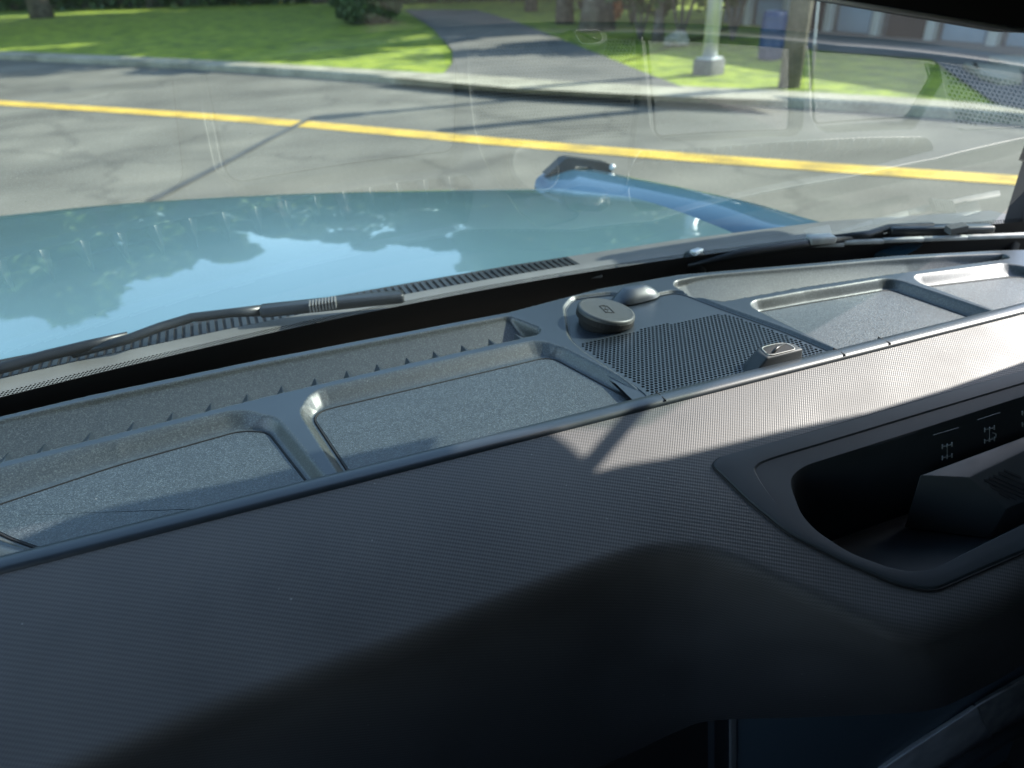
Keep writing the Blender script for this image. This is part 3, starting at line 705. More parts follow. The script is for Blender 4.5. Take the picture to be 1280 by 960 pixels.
# round cover with a battery symbol
pc=at(758,388,.012)
def disc(prof,n=48):
    mb=MB(); 
    vs=[(r*math.cos(2*math.pi*k/n),r*math.sin(2*math.pi*k/n),z) for r,z in prof for k in range(n)]
    fs=[(i*n+k,i*n+(k+1)%n,(i+1)*n+(k+1)%n,(i+1)*n+k) for i in range(len(prof)-1) for k in range(n)]
    fs.append(tuple((len(prof)-1)*n+k for k in range(n))); fs.append(tuple(range(n))[::-1]); return mb.add(vs,fs)
r0=.0368
tilt=Matrix.Translation(pc)@Matrix.Rotation(R(-14),4,'Z')@Matrix.Rotation(R(11),4,'Y')
pk=disc([(r0*.93,-.011),(r0*.985,-.008),(r0,-.004),(r0,-.001),(r0-.0012,.0012),(r0-.003,.0019),(r0-.0045,.0016),(r0-.008,.0013)])
puck=pk.build('power_outlet_cover',M['puck'],dash,smooth=True); puck.data.transform(tilt); fin(puck)
st=disc([(r0*.84,-.022),(r0*.9,-.012),(r0*.996,-.0105),(r0*1.004,-.0035),(r0*.99,-.0030)]).build('outlet_collar',M['black'],puck,smooth=False); st.data.transform(tilt); fin(st)
ic=MB(); zt=.00165
def seg(a,b,wd=.0011):
    a=Vector((*a,zt));b=Vector((*b,zt)); d=(b-a).normalized(); nn=Vector((-d.y,d.x,0))*wd/2
    ic.prism([a-nn-d*wd/2,b-nn+d*wd/2,b+nn+d*wd/2,a+nn-d*wd/2],0,off=(0,0,.0003))
bw,bh=.0056,.0098
for a,b in [((-bw,-bh),(bw,-bh)),((bw,-bh),(bw,bh)),((bw,bh),(-bw,bh)),((-bw,bh),(-bw,-bh)),((-.002,bh+.0014),(.002,bh+.0014)),((.0019,.0064),(-.0026,-.0002)),((-.0022,-.0002),(.002,-.0002)),((.002,-.0002),(-.0016,-.0058))]: seg(a,b)
io=ic.build('battery_symbol',M['iconblack'],puck); io.data.transform(Matrix.Translation(pc)@Matrix.Rotation(R(-14),4,'Z')@Matrix.Rotation(R(11),4,'Y')@Matrix.Rotation(R(12),4,'Z')); fin(io)
# sensor dome
dc=at(795,371,-.002); n=40; mb=MB(); vs=[];rings=[(1,0),(.93,.2),(.72,.62),(.50,.9),(.42,.97),(.2,1.0)]
for rr,zz in rings:
    for k in range(n):
        t=2*math.pi*k/n; c,s=math.cos(t),math.sin(t); e=.72
        x=math.copysign(abs(c)**e,c)*.034*rr; y=math.copysign(abs(s)**e,s)*.019*rr
        vs.append(dc+Vector((x*math.cos(.1)-y*math.sin(.1),x*math.sin(.1)+y*math.cos(.1)+(.004 if rr<.6 else 0),zz*.015)))
fs=[(i*n+k,i*n+(k+1)%n,(i+1)*n+(k+1)%n,(i+1)*n+k) for i in range(len(rings)-1) for k in range(n)]+[tuple((len(rings)-1)*n+k for k in range(n))]
fin(mb.add(vs,fs).build('sun_sensor',M['smooth'],dash,smooth=True))
# accessory bracket at the near edge of the grille
b0=at(966,455,.002)+Vector((0,.006,0)); bb=MB()
bp=[(-.030,-.010),(.034,-.014),(.034,.004),(.020,.016),(-.006,.018),(-.018,.014)]
base=[b0+Vector((x,y-.0,-.012)) for x,y in [(-.037,-.012),(.036,-.012),(.036,.012),(.018,.018),(-.02,.022),(-.034,.006)]]
topv=[b0+Vector((x,y,.014)) for x,y in [(-.014,-.012),(.034,-.012),(.034,.004),(.020,.012),(-.002,.014),(-.014,.006)]]
bb.add(base+topv,[tuple(range(6))[::-1],tuple(range(6,12))]+[(i,(i+1)%6,6+(i+1)%6,6+i) for i in range(6)])
brk=fin(bb.build('accessory_bracket',M['trim'],dash,bevel=.0025,seg=3))
sl=round_poly([(-.011,-.010),(.026,-.010),(.026,.006),(.012,.010),(-.007,.009)],.006,4)
fin(MB().tube([b0+Vector((x,y,.0145)) for x,y in sl+[sl[0],sl[1]]],.0007,6,cap=False).build('slot_rim',M['mould'],brk,smooth=True))
fin(MB().prism([b0+Vector((x,y,.0142)) for x,y in sl],0,off=(0,0,.0004)).build('slot_plate',M['black'],brk))
fin(MB().tube([b0+Vector((-.002,-.006,.0148)),b0+Vector((.008,0,.0155)),b0+Vector((.020,.004,.0148))],.0016,8).build('clip_wire',M['wiper'],brk,smooth=True))
# ---- padded front of the dashboard
SEAM=.548
def padz(x,y):
    t=SEAM-y; return .004-.30*t-.55*t*t
def onpad(u,v,dz=0.0):
    d=ray(u,v); lo,hi=.2,2.0
    for _ in range(50):
        t=(lo+hi)/2; p=EYE+t*d
        if p[2]-D-padz(p[0],p[1])-dz>0: lo=t
        else: hi=t
    return Vector(EYE+lo*d)
def seam_y(x): return SEAM-.0 if x<.9 else SEAM-.06*(x-.9)
fold_px=[(-250,1105),(0,1003),(250,897),(500,806),(700,727),(790,696),(845,690),(900,697),(1000,742),(1080,780),(1130,797),(1180,790),(1280,742)]
bot_px=[(-250,1300),(0,1200),(250,1110),(500,1030),(700,975),(780,945),(845,915),(890,901),(1000,897),(1100,893),(1160,888),(1200,874),(1280,830)]
FP=[onpad(u,v) for u,v in fold_px]
FP=[Vector((-.62,.395,D+padz(0,.395)))]+FP
FP+= [FP[-1]+Vector((.12,.02,.004)),FP[-1]+Vector((.75,.06,.012))]
SP=[]; BP=[]
for i,f in enumerate(FP):
    SP.append(None)
xS=[-.62]+[None]*(len(FP)-3)+[None]*2
# resample the fold curve densely
def crm(P,m):
    out=[]; n=len(P)
    for i in range(n-1):
        p0,p1,p2,p3=P[max(i-1,0)],P[i],P[i+1],P[min(i+2,n-1)]
        for k in range(m):
            t=k/m; out.append(.5*((2*p1)+(p2-p0)*t+(2*p0-5*p1+4*p2-p3)*t*t+(3*p1-p0-3*p2+p3)*t**3))
    out.append(P[-1]); return out
FC=crm(FP,14)
nF=len(FC)
# bottom curve: under the fold; measured through the photo where it is seen
BPp=[]
for i,(u,v) in enumerate(bot_px):
    f=FP[i+1]; y=f.y+.035
    q=aty(u,v,y); BPp.append(q)
BPp=[Vector((-.62,.43,D-.28))]+BPp
BPp+=[BPp[-1]+Vector((.12,.01,.03)),BPp[-1]+Vector((.75,.06,.05))]
BC=crm(BPp,14)
rows=[]
NS=40
V=[];UV=[]
for i in range(nF):
    f=FC[i]; b=BC[i]
    sx=f.x+ (.0 if f.x<.25 else 0)
    s=Vector((f.x+.00,seam_y(f.x),D+.004))
    col=[]
    # lip roll at the seam
    for k in range(NS):
        t=k/(NS-1)*.93; p=s.lerp(Vector((f.x,f.y,0)),t); p.z=D+padz(p.x,p.y); col.append(p)
    e=col[-1]; dr=(col[-1]-col[-2]).normalized(); e2=f+(b-f)*.10
    c0=f+dr*.004
    for k in range(1,13):
        t=k/12; col.append(e*(1-t)**2+c0*2*t*(1-t)+e2*t*t)
    for k in range(1,15):
        t=k/14; col.append(e2.lerp(b,t))
    rows.append(col)
nc=len(rows[0])
ulen=0
vpos=[0]
for i in range(nF):
    if i: ulen+=(rows[i][0]-rows[i-1][0]).length
    vl=0
    for k in range(nc):
        if k: vl+=(rows[i][k]-rows[i][k-1]).length
        V.append(rows[i][k]); UV.append((rows[i][k].x, vl))
# tray opening: region on the pad where faces are removed
rim_o=[(889,583),(897,574),(1000,545),(1140,504),(1290,462),(1400,430),(1500,560),(1290,687),(1182,734),(1168,739),(1146,738),(1118,731),(1050,702),(985,669),(935,628)]
rim_i=[(985,600),(1003,583),(1140,540),(1290,492),(1420,448),(1480,560),(1290,650),(1175,708),(1160,713),(1135,715),(1110,709),(1062,692),(1020,664),(1000,642)]
RO=[onpad(u,v) for u,v in rim_o]; RI=[onpad(u,v) for u,v in rim_i]
ROp=round_poly([(p.x,p.y) for p in RO],.012,5); RIp=round_poly([(p.x,p.y) for p in RI],.014,5)
ctr=Vector((sum(p.x for p in RO)/len(RO),sum(p.y for p in RO)/len(RO)))
mid=[((Vector(p)-ctr)*.965+ctr) for p in ROp]
Fs=[]
Varr=np.array([[v.x,v.y] for v in V]); dm=sdf(Varr[:,0],Varr[:,1],[tuple(m) for m in mid])
for i in range(nF-1):
    for k in range(nc-1):
        q=(i*nc+k,(i+1)*nc+k,(i+1)*nc+k+1,i*nc+k+1)
        if k<NS and all(dm[j]<0 for j in q): continue
        Fs.append(q)
pad=mesh('padded_panel',V,Fs,M['pad'],car,smooth=True,uvs=UV); fin(pad)
# the smooth rolled lip along the seam
lv=[];
X0=np.linspace(-.62,1.33,160)
pr=[(.010,-.012),(.0098,-.001),(.0085,.0032),(.006,.0048),(.0,.0052),(-.006,.0045),(-.0095,.0026),(-.0105,.0000),(-.0106,-.004)]
lm=MB(); vs=[]
for x in X0:
    sy=seam_y(x)
    for dy,dz in pr: vs.append((x,sy+dy,D+dz+.001))
m_=len(pr); lm.add(vs,[(i*m_+k,(i+1)*m_+k,(i+1)*m_+k+1,i*m_+k+1) for i in range(len(X0)-1) for k in range(m_-1)])
lip=fin(lm.build('edge_lip',M['smooth'],pad,smooth=True))
for x0,x1 in ((.372,.60),(.62,.66)):
    tm=MB()
    for k in range(int((x1-x0)/.0125)):
        tm.box((x0+.0125*k,SEAM-.001,D+.0052),(.0080,.0022,.0010),.35)
    fin(tm.build('lip_teeth',M['trim'],pad,bevel=.0006))
for x in (.37,.60,.665): fin(MB().box((x,SEAM+.0005,D+.0045),(.0011,.0185,.0032)).build('lip_joint',M['black'],pad))
# ---- tray in the pad: frame, pocket, pedestal
def padpt(p,dz): return Vector((p[0],p[1],D+padz(p[0],p[1])+dz))
n=len(ROp)
def match(P,Q):
    """resample both closed loops by angle about the centre"""
    c=Vector((sum(q[0] for q in Q)/len(Q),sum(q[1] for q in Q)/len(Q)))
    def samp(L,a):
        d=Vector((math.cos(a),math.sin(a))); best=None
        for i in range(len(L)):
            p=Vector(L[i])-c; q=Vector(L[(i+1)%len(L)])-c; e=q-p
            den=d.x*e.y-d.y*e.x
            if abs(den)<1e-12: continue
            t=(p.x*e.y-p.y*e.x)/den; s=(p.x*d.y-p.y*d.x)/den
            if t>0 and -1e-6<=s<=1+1e-6 and (best is None or t>best): best=t
        return c+d*best
    return c,samp
c,samp=match(ROp,RIp)
angs=[]
for L in (ROp,RIp):
    for p in L: v=Vector(p)-c; angs.append(math.atan2(v.y,v.x))
angs+= [2*math.pi*k/240-math.pi for k in range(240)]
angs=sorted(set(round(a,3) for a in angs)); na=len(angs)
O=[samp(ROp,a) for a in angs]; I=[samp(RIp,a) for a in angs]
loops=[]
loops.append([padpt(o.lerp(i,-.0),-.004) for o,i in zip(O,I)])
loops.append([padpt(o,.0008) for o,i in zip(O,I)])
loops.append([padpt(o+(i-o).normalized()*.0018,.0028) for o,i in zip(O,I)])
loops.append([padpt(o+(i-o).normalized()*.0035,.0030) for o,i in zip(O,I)])
loops.append([padpt(o.lerp(i,.5),.0026) for o,i in zip(O,I)])
loops.append([padpt(o.lerp(i,.53),.0010) for o,i in zip(O,I)])
loops.append([padpt(o.lerp(i,.93),.0004) for o,i in zip(O,I)])
loops.append([padpt(i,.0002) for o,i in zip(O,I)])
loops.append([padpt(i+(i-o).normalized()*.0012,-.0015) for o,i in zip(O,I)])
def lower(i,f,dz):
    q=c+(i-c)*f+Vector((.012*(1-f)*3,0)); p=padpt(i,0); return Vector((q.x,q.y,p.z+dz))
loops.append([lower(i,.975,-.014) for i in I])
loops.append([lower(i,.93,-.045) for i in I])
zf=min(p.z for p in loops[-1])-.005
loops.append([Vector((c.x+(i.x-c.x)*.88+.005,c.y+(i.y-c.y)*.88,zf-.004)) for i in I])
loops.append([Vector((c.x+(i.x-c.x)*.82+.005,c.y+(i.y-c.y)*.82,zf-.006)) for i in I])
vs=[p for L in loops for p in L]; fs=[(a*na+k,a*na+(k+1)%na,(a+1)*na+(k+1)%na,(a+1)*na+k) for a in range(len(loops)-1) for k in range(na)]
fs.append(tuple((len(loops)-1)*na+k for k in range(na)))
tray=MB().add(vs,fs).build('storage_tray',M['trim'],pad,smooth=True,auto=.42); fin(tray)
gl_=[padpt(o_,.0004) for o_ in O]
fin(MB().tube(gl_+gl_[:2],.0013,6,cap=False).build('joint_gap',M['black'],tray,smooth=True))
# pedestal with slotted face
zp=-.075
A=at(1150,594,zp);B=at(1211,597,zp-.004);Cc=at(1330,540,zp-.004);Dd=at(1330,527,zp)
E1=at(1258,636,zp-.034);F1=at(1380,585,zp-.034)
lowz=zf-.004
def onplane(u,v,P0,nn):
    d=Vector(ray(u,v)); t=(P0-Vector(EYE)).dot(nn)/d.dot(nn); return Vector(EYE)+d*t
F1=onplane(1380,585,B,(Cc-B).cross(E1-B).normalized())
pm=MB(); 
def dn(p): return Vector((p.x,p.y,lowz))
P_=[A,B,Cc,Dd,E1,F1]; Lw=[dn(A),dn(E1)+Vector((-.01,0,0)),dn(F1),dn(Dd)]
pm.add(P_+Lw,[(0,1,2,3),(1,4,5,2),(0,6,7,4,1),(4,7,8,5),(3,2,5,8,9),(0,3,9,6),(6,9,8,7)])
ped=fin(pm.build('pedestal',M['puck'],tray,bevel=.0012,seg=2))
# slots
nrm=(Cc-B).cross(E1-B).normalized()
if nrm.z<0: nrm=-nrm
ue=(Cc-B).normalized(); ve=(E1-B)-ue*(E1-B).dot(ue); hv=ve.length; ve.normalize()
sm_=MB()
def onplane(u,v,P0,nn):
    d=Vector(ray(u,v)); t=(P0-Vector(EYE)).dot(nn)/d.dot(nn); return Vector(EYE)+d*t
for (u0,v0,u1,v1) in [(1255,588,1276,597),(1248,591,1290,610),(1242,595,1290,616),(1236,597,1290,622),(1230,600,1280,622),(1238,608,1270,624),(1249,616,1262,623)]:
    a=onplane(u0,v0,B,nrm); b_=onplane(u1,v1,B,nrm); wv=(b_-a).cross(nrm).normalized()*.0012
    o_=-nrm*.0015; sm_.prism([a-wv+o_,b_-wv+o_,b_+wv+o_,a+wv+o_],0,off=nrm*.0021)
fin(sm_.build('slots',M['pit'],ped))
# printed symbols: axle diagrams on the far wall of the pocket
def symbol(u,v,kind):
    mb=MB(); y0=at(u,v,-.055).y-.004
    def S(x0,y0_,x1,y1,wd=.9):
        p=[aty(u+x0,v+y0_,y0),aty(u+x1,v+y1,y0)]; mb.tube(p,.00045*wd,5)
    for s in(-7,7):
        S(-6,s+1.5,6,s-1.5); S(-6,s-1,-6,s+4,1.3); S(6,s-4,6,s+1,1.3); S(0,s-2,0,s+2,1.4)
    S(0,-5,0,5,.7)
    if kind: S(4,-2,8,-1); S(8,-1,8,4); S(8,4,3,5)
    o=mb.build('axle_symbol',M['icon'],tray); fin(o)
symbol(1184,564,0); symbol(1237,543,1); symbol(1284,522,0)
for (u0,v0,u1,v1) in ((1167,544,1198,535),(1222,525,1250,516)):
    y0=at(u0,v0,-.04).y-.006
    fin(MB().tube([aty(u0,v0,y0),aty(u1,v1,y0)],.0006,6).build('groove_line',M['trim'],tray))
# ---- below the pad: display and its surround
ys_=.45
q=[aty(921,880,ys_),aty(921,1100,ys_-.03),aty(1500,1100,ys_-.03),aty(1500,780,ys_)]
disp=MB().prism(q,0,off=(0,.015,0)).build('display',M['screen'],car,bevel=.001); fin(disp)
q=[aty(914,880,ys_-.002),aty(920.5,880,ys_-.002),aty(920.5,1100,ys_-.032),aty(914,1100,ys_-.032)]
fin(MB().prism(q,0,off=(0,.014,0)).build('display_edge',M['silver'],disp))
q=[aty(893,870,ys_+.002),aty(913,880,ys_+.002),aty(913,1100,ys_-.028),aty(893,1100,ys_-.028)]
fin(MB().prism(q,0,off=(0,.014,0)).build('display_surround',M['trim'],disp))
# trim wedge right of the display and rail above it, coloured as if sunlit
yw=.43
q=[aty(1100,962,yw),aty(1222,884,yw),aty(1228,900,yw),aty(1245,925,yw),aty(1150,975,yw)]
wd=fin(MB().prism(q,0,off=(0,.008,-.004)).build('sunlit_tone_panel',M['suntone_trim'],disp,bevel=.001))
fin(MB().tube([aty(1092,968,yw-.004),aty(1225,880,yw-.004),aty(1300,838,yw-.004)],.0014,6).build('trim_rail',M['suntone_trim'],disp,smooth=True))
q=[aty(1224,882,yw-.001),aty(1300,838,yw-.001),aty(1340,900,yw-.001),aty(1244,926,yw-.001),aty(1230,902,yw-.001)]
fin(MB().prism(q,0,off=(0,.008,-.004)).build('grey_trim_panel',M['mould'],disp,bevel=.001))
fin(MB().tube([aty(1150,990,yw-.02),aty(1250,925,yw-.02),aty(1330,880,yw-.02)],.010,10).build('grab_rail',M['trim'],disp,smooth=True))
q=[aty(700,985,.52),aty(880,897,.52),aty(893,890,.52),aty(893,1120,.49),aty(700,1150,.49)]
fin(MB().prism(q,0,off=(0,.01,0)).build('lower_panel',M['lining'],car))
# ================================================================== windshield
WY0,WC,WK,WX=.902,.57,.15,.30
def gy(x,z): return WY0-WC*z-WK*(x-WX)**2
def glass_sheet(z0,z1,x0,x1,nz,nx,dy=0):
    V=[];U=[]
    for j in range(nz+1):
        z=z0+(z1-z0)*j/nz
        for i in range(nx+1):
            x=x0+(x1-x0)*i/nx; V.append((x,gy(x,z)+dy,D+z)); U.append((x,z*1.15))
    F=[(j*(nx+1)+i,j*(nx+1)+i+1,(j+1)*(nx+1)+i+1,(j+1)*(nx+1)+i) for j in range(nz) for i in range(nx)]
    return V,F,U
V_,F_,U_=glass_sheet(-.07,.56,-.75,1.14,24,60)
ws=fin(mesh('windshield',V_,F_,M['glass'],car,smooth=True))
# black border: solid below, dots fading above
V_,F_,U_=glass_sheet(-.068,.0005,-.62,1.28,4,60,-.002)
fin(mesh('glass_border',V_,F_,M['black'],ws,smooth=True))
def dot_mat():
    m=bpy.data.materials.new('border_dots'); m.use_nodes=True; nt=m.node_tree; nt.nodes.clear(); L=nt.links
    o=N(nt,'ShaderNodeOutputMaterial'); tr=N(nt,'ShaderNodeBsdfTransparent'); df=N(nt,'ShaderNodeBsdfDiffuse'); df.inputs[0].default_value=(.008,.008,.008,1)
    tc=N(nt,'ShaderNodeTexCoord'); mp=N(nt,'ShaderNodeMapping'); mp.inputs['Rotation'].default_value=(0,0,R(45)); mp.inputs['Scale'].default_value=(330,330,1)
    L.new(tc.outputs['UV'],mp.inputs[0]); fr_=N(nt,'ShaderNodeVectorMath',operation='FRACTION'); L.new(mp.outputs[0],fr_.inputs[0])
    sb=N(nt,'ShaderNodeVectorMath',operation='SUBTRACT'); sb.inputs[1].default_value=(.5,.5,0); L.new(fr_.outputs[0],sb.inputs[0])
    ln=N(nt,'ShaderNodeVectorMath',operation='LENGTH'); L.new(sb.outputs[0],ln.inputs[0])
    lt=N(nt,'ShaderNodeMath',operation='LESS_THAN'); lt.inputs[1].default_value=.37; L.new(ln.outputs['Value'],lt.inputs[0])
    mx=N(nt,'ShaderNodeMixShader'); L.new(lt.outputs[0],mx.inputs[0]); L.new(tr.outputs[0],mx.inputs[1]); L.new(df.outputs[0],mx.inputs[2]); L.new(mx.outputs[0],o.inputs[0]); return m
V_,F_,U_=glass_sheet(.0005,.0085,-.62,1.28,1,60,-.002)
fin(mesh('border_dot_band',V_,F_,dot_mat(),ws,smooth=True,uvs=U_))
# ================================================================== cowl, wipers, bonnet
REAR=[(-.9,1.02),(-.5,1.04),(-.2,1.055),(.1,1.065),(.4,1.065),(.7,1.05),(1.0,1.015),(1.3,.93)]
def rear_y(x): return float(np.interp(x,[p[0] for p in REAR],[p[1] for p in REAR]))
cm=MB(); XS=np.linspace(-.8,1.3,120); vs=[]
for x in XS:
    g0=gy(x,-.03); r=rear_y(x)-.01
    for t,z in ((0,-.035),(.15,-.024),(.45,-.022),(.55,-.030),(.95,-.034),(1.0,-.06)): vs.append((x,g0+.006+(r-g0)*t,D+z))
cm.add(vs,[(i*6+k,(i+1)*6+k,(i+1)*6+k+1,i*6+k+1) for i in range(len(XS)-1) for k in range(5)])
cowl=fin(cm.build('cowl_panel',M['cowl'],car,smooth=True))
# louvres
lb=MB()
def louvre(x):
    g0=gy(x,-.03); r=rear_y(x)-.01; y0=g0+(r-g0)*.55; y1=g0+(r-g0)*.86
    lb.add([(x-.003,y0,D-.027),(x+.003,y0,D-.027),(x+.003,y1,D-.029),(x-.003,y1,D-.029),(x-.003,y0,D-.036),(x+.003,y0,D-.036),(x+.003,y1,D-.038),(x-.003,y1,D-.038)],[(0,1,2,3),(4,7,6,5),(0,4,5,1),(1,5,6,2),(2,6,7,3),(3,7,4,0)])
for x in np.arange(-.6,.50,.0105): louvre(x)
bv=MB(); vs=[]
XV=np.linspace(-.6,.50,80)
for x in XV:
    g0=gy(x,-.03); r=rear_y(x)-.01; vs+=[(x,g0+(r-g0)*.46,D-.0265),(x,g0+(r-g0)*.95,D-.0315)]
bv.add(vs,[(2*i,2*i+2,2*i+3,2*i+1) for i in range(len(XV)-1)])
fin(bv.build('vent_recess',M['black'],cowl,recalc=False))
for v in lb.v: v.z+=.0015
fin(lb.build('vent_louvres',M['wiper'],cowl))
# screw and bracket on the cowl
bo=at(868,322,-.015)
fin(MB().tube([bo+Vector((0,0,-.02)),bo+Vector((0,0,.006)),bo+Vector((0,0,.012))],[.02,.016,.006],14).build('washer_nozzle',M['wiper'],cowl,smooth=True))
fin(MB().box(bo+Vector((.0,-.004,.010)),(.02,.012,.010),.3).build('nozzle_cap',M['silver'],cowl,bevel=.002))
# grey mouldings on the cowl between the wipers
for (u0,v0,u1,v1,h) in ((700,347,752,343,.006),(770,335,830,330,.005)):
    a=at(u0,v0,-.012); b=at(u1,v1,-.012); fin(MB().box((a+b)/2,((b-a).length,.016,h),math.atan2(b.y-a.y,b.x-a.x)).build('cowl_clip',M['cowl'],cowl,bevel=.002))
mp2=[at(u,v,z) for u,v,z in ((1008,305,-.004),(1060,301,.000),(1110,298,.002),(1160,296,.002),(1215,294,.002),(1290,291,.002))]
mbm=MB()
for a_,b_ in zip(mp2[:-1],mp2[1:]): mbm.box((a_+b_)/2+Vector((0,.008,-.006)),((b_-a_).length*1.02,.010,.007),math.atan2(b_.y-a_.y,b_.x-a_.x))
fin(mbm.build('cowl_moulding',M['mould'],cowl,bevel=.002))
a=at(1010,301,.004); b=at(1042,297,.006)
fin(MB().box((a+b)/2,((b-a).length,.022,.012),math.atan2(b.y-a.y,b.x-a.x)).build('moulding_clip',M['mould'],cowl,bevel=.003))
# wipers
def wiper(pts_blade,pts_arm,zb,head,name='wiper'):
    bl=[at(u,v,z) for u,v,z in pts_blade]
    w0=MB()
    w0.tube(bl,[.003]+[.0075]*(len(bl)-2)+[.004],8); wp=fin(w0.build('wiper',M['rubber'],car,smooth=True))
    ar=[at(u,v,z) for u,v,z in pts_arm]
    fin(MB().tube(ar,[.0055]+[.0062]*(len(ar)-2)+[.008],10).build('wiper_arm',M['wiper'],wp,smooth=True))
    a=at(*head[0]); b=at(*head[1]); 
    fin(MB().box((a+b)/2,((b-a).length,.022,.014),math.atan2(b.y-a.y,b.x-a.x)).build('wiper_head',M['wiper'],wp,bevel=.004,seg=3))
    kn=MB(); 
    c1=at(*head[2])
    for k in range(9): kn.box(c1+Vector((.0042*(k-4),0,.002)),(.0018,.020,.010),math.atan2(b.y-a.y,b.x-a.x))
    fin(kn.build('grip_ribs',M['cowl'],wp))
    return wp
wiper([(-60,478,-.012),(10,458,-.010),(60,444,-.008),(110,432,-.006),(160,418,-.004)],[(90,443,-.014),(160,424,-.006),(200,409,-.004),(240,397,-.003),(290,391,-.004),(330,388,-.006)],0,((325,388,-.004),(505,371,-.006),(404,382,.0)))
wiper([(860,332,-.012),(930,316,-.004),(1000,306,0),(1075,296,0)],[(1040,298,0),(1085,293,.004),(1110,285,.006),(1165,284,.006)],0,((1110,289,.002),(1240,285,.004),(1195,287,.008)))
# bonnet
ZR,ZF=-.048,-.10
front_px=[(-420,300,-.10),(-200,287,-.09),(0,270,-.085),(150,255,-.085),(335,244,-.09),(500,239,-.10),(670,236,-.115),(740,236,-.13)]
Fp=[at(u,v,z) for u,v,z in front_px]
hood_rows=[]
for i,f in enumerate(Fp):
    fx=[-1.05,-.8,-.45,-.15,.15,.42,.72,.86][i]
    r=Vector((fx if i<6 else [.0]*6+[.80,1.0][i-6] if False else fx,rear_y(fx),D+ZR-.010*((fx-.1)/.8)**2))
    hood_rows.append((r,f))
hr=crm([a for a,b in hood_rows],8); hf=crm([b for a,b in hood_rows],8)
vs=[];m_=24
for r,f in zip(hr,hf):
    col=[r+Vector((0,-.012,-.022)),r+Vector((0,-.006,-.004))]
    for k in range(m_):
        t=k/(m_-1); p=r.lerp(f,t); p.z+=.012*math.sin(math.pi*t); col.append(p)
    d=(f-r).normalized()
    for k in range(1,9):
        t=k/8; col.append(f+Vector((d.x,d.y,0))*.14*math.sin(t*1.5)+Vector((0,0,-.02*t-.16*(1-math.cos(t*1.5)))))
    vs+=col
mm=m_+10
hood=fin(MB().add(vs,[(i*mm+k,(i+1)*mm+k,(i+1)*mm+k+1,i*mm+k+1) for i in range(len(hr)-1) for k in range(mm-1)]).build('bonnet',M['paint'],car,smooth=True))
# raised right wing edge
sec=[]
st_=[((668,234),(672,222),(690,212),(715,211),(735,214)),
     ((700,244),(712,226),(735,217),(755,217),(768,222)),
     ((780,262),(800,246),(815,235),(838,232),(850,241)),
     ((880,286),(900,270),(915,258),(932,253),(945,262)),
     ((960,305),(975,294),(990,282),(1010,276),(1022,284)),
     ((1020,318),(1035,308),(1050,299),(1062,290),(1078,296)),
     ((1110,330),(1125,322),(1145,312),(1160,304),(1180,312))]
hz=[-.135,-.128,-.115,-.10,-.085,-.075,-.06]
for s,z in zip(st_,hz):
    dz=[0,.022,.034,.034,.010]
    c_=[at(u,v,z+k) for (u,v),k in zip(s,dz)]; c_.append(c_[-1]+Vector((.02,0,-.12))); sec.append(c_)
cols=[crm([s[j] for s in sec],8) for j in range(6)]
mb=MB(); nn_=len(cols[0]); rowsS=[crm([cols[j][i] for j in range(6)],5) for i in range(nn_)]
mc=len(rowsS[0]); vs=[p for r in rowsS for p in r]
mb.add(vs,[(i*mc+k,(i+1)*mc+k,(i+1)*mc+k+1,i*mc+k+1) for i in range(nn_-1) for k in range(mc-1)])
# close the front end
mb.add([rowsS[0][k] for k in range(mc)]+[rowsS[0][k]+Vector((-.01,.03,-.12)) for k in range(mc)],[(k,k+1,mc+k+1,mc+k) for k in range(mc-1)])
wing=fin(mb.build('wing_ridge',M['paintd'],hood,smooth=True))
# black sight bracket with a slot
yb=at(715,214,-.10).y
o_px=[(684,219),(706,199),(712,197.5),(758,203.5),(764,206),(765.5,222),(735,219.5),(700,216)]
i_px=[(717,214.5),(720,208),(741,210),(742,216.5)]
def ring_prism(outer,inner,off):
    # outer loop and inner hole stitched by nearest index
    n=len(outer); mid_=[]
    return None
bk=MB()
O3=[aty(u,v,yb) for u,v in o_px]; I3=[aty(u,v,yb) for u,v in i_px]
# plate as four pieces round the slot
o1,o2,o3,o4,o5,o6,o7,o8=O3; i1,i2,i3,i4=I3
off=Vector((.0,.035,0))
for poly in ([o1,o2,o3,i2,i1,o8],[o3,o4,o5,i3,i2],[o5,o6,i4,i3],[o6,o7,o8,i1,i4]): bk.prism(poly,0,off=off)
brk2=fin(bk.build('wing_bracket',M['rubber'],hood))
fin(MB().tube([aty(765,209,yb-.004),aty(765,209,yb+.02)],.009,12).build('bracket_bolt',M['silver'],brk2,smooth=True))
# small silver letters-like strip in the slot
fin(MB().box(aty(729.5,212.2,yb+.02),(.034,.004,.006)).build('slot_badge',M['silver'],brk2,bevel=.001))
# pillar post at the right edge of the glass
pp=MB(); lo=aty(1266,288,gy(1.12,0)+.012)
pp.box(lo+Vector((0,0,.24)),(.020,.030,.66)); fin(pp.build('windshield_pillar',M['lining'],car,bevel=.004))
# unseen mirror-like block outside on the right, added to shade the cowl
mc_=Vector((1.37,.885,D+.43))
fin(MB().box(mc_,(.10,.19,.20)).build('cowl_shade_block',M['wiper'],car,bevel=.02,seg=3))
fin(MB().tube([mc_+Vector((-.05,-.02,-.08)),mc_+Vector((-.12,-.06,-.2)),mc_+Vector((-.17,-.08,-.34))],.018,10).build('shade_block_arm',M['wiper'],car,smooth=True))
# ================================================================== cabin shell (carries the shade)
def sh(x,y,z=0.0,zo=.55,dy=0):
    """point at height zo above the dash whose shadow falls at x,y,z"""
    k=(zo-z)/S.z; return (x+S.x*k,y+S.y*k)
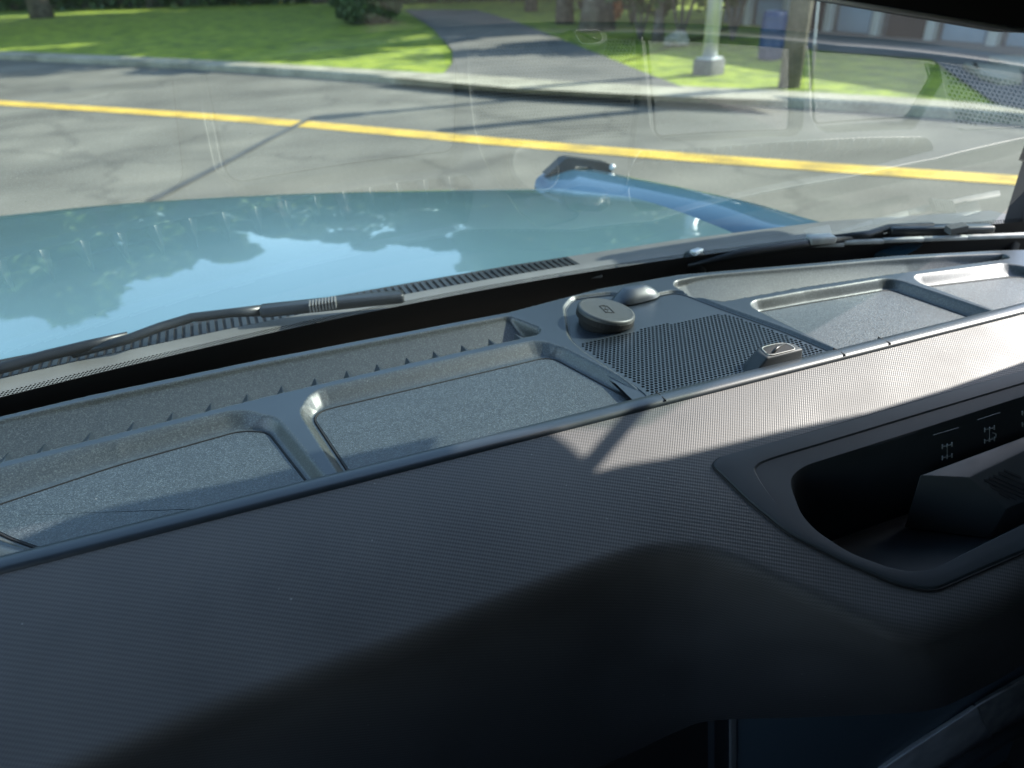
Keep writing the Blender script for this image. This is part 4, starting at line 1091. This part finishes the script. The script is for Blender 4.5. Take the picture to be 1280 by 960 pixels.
# unseen roof edge, shaped to cast this shadow outline traced on dash / pad
e=[]
for (u,v,z) in ((40,705,-.012),(67,684,-.012),(101,661,-.012),(168,631,-.012),(235,613,-.012),(370,587,-.012),(450,566,-.012),(548,545,-.012)):
    p=at(u,v,z); e.append(sh(p.x,p.y,z))
for (u,v) in ((560,570),(640,552),(690,540),(712,556),(748,590)):
    p=onpad(u,v); e.append(sh(p.x,p.y,p.z-D))
roof=[(-.8,-1.4),(-.8,e[0][1])]+e+[(e[-1][0],-1.4)]
zr=D+.55
fin(MB().prism([Vector((x,y,zr)) for x,y in roof],0,off=(0,0,.04)).build('roof_shade_panel',M['lining'],car))
# unseen thin bar near the roof corner, added to cast a narrow shadow
p0=onpad(800,508); p1=onpad(722,582)
q0=sh(p0.x,p0.y,p0.z-D,.548); q1=sh(p1.x,p1.y,p1.z-D,.548)
fin(MB().tube([Vector((q0[0],q0[1],D+.548)),Vector((q1[0]-.02,q1[1]-.03,D+.548))],.0075,10).build('shadow_bar',M['lining'],car,smooth=True))
# right side: opening in front, lining behind it; its rear edge is shaped to draw the straight shade line on the pad
xr=e[-1][0]+.005
rp=[]
for (u,v) in ((748,590),(800,582),(860,568),(950,546)):
    p=onpad(u,v); k=(xr-p.x)/S.x; rp.append((p.y+S.y*k,p.z+S.z*k))
for (u,v) in ((1060,523),(1180,487),(1280,452)):
    p=onpad(u,v); k=(xr-p.x)/S.x; rp.append((p.y+S.y*k,p.z+S.z*k))
side=[Vector((xr,y,z)) for y,z in rp]
side=[Vector((xr,rp[0][0],D+.56))]+side+[Vector((xr,rp[-1][0],D-.1)),Vector((xr,.75,D-.12)),Vector((xr,.75,0.35)),Vector((xr,-1.4,.35)),Vector((xr,-1.4,D+.56))]
if True:
    fin(MB().prism(side,0,off=(.03,0,0)).build('door_lining',M['lining'],car))
lf=MB(); xl=-.82
lf.box((xl,-.2,.75),(.04,2.2,.9)); lf.box((xl,-1.0,D+.25),(.04,.8,.65)); lf.box((xl,.0,D+.54),(.04,1.2,.06)); fin(lf.build('door_lining',M['lining'],car))
fin(MB().box((.2,-1.4,1.1),(2.1,.04,1.5)).build('rear_bulkhead',M['lining'],car))
fin(MB().box((.2,-.3,.36),(2.1,2.3,.04)).build('cabin_floor',M['lining'],car))
fin(MB().box((.3,.9,.72),(2.0,.04,.9)).build('firewall',M['lining'],car))
# mirror
a=aty(985,-8,.47); b=aty(1300,44,.40)
mp_=[aty(985,-12,.46),aty(1300,43,.40),aty(1310,-60,.40),aty(1000,-110,.46)]
mr=fin(MB().prism(mp_,0,off=(-.01,.03,.0)).build('interior_mirror',M['black'],car,bevel=.003))
fin(MB().tube([aty(980,-9,.457),aty(1310,43.5,.395)],.0016,6).build('mirror_edge',M['silver'],mr,smooth=True))
mt=Vector(((mp_[2]+mp_[3])/2))
fin(MB().tube([mt+Vector((-.02,.03,-.02)),mt+Vector((-.02,.06,.06)),Vector((mt.x-.02,gy(mt.x,.50)-.012,D+.50))],[.010,.009,.014],10).build('mirror_stem',M['black'],mr,smooth=True))
# seats behind the camera keep the cabin from being an empty box
for x in (.0,.82):
    sb=MB(); sb.box((x,-.45,.75),(.5,.5,.2)); sb.box((x,-.78,1.1),(.5,.14,.7)); sb.box((x,-.82,1.56),(.26,.1,.2)); s_=sb.build('front_seat',M['lining'],car,bevel=.03); fin(s_)
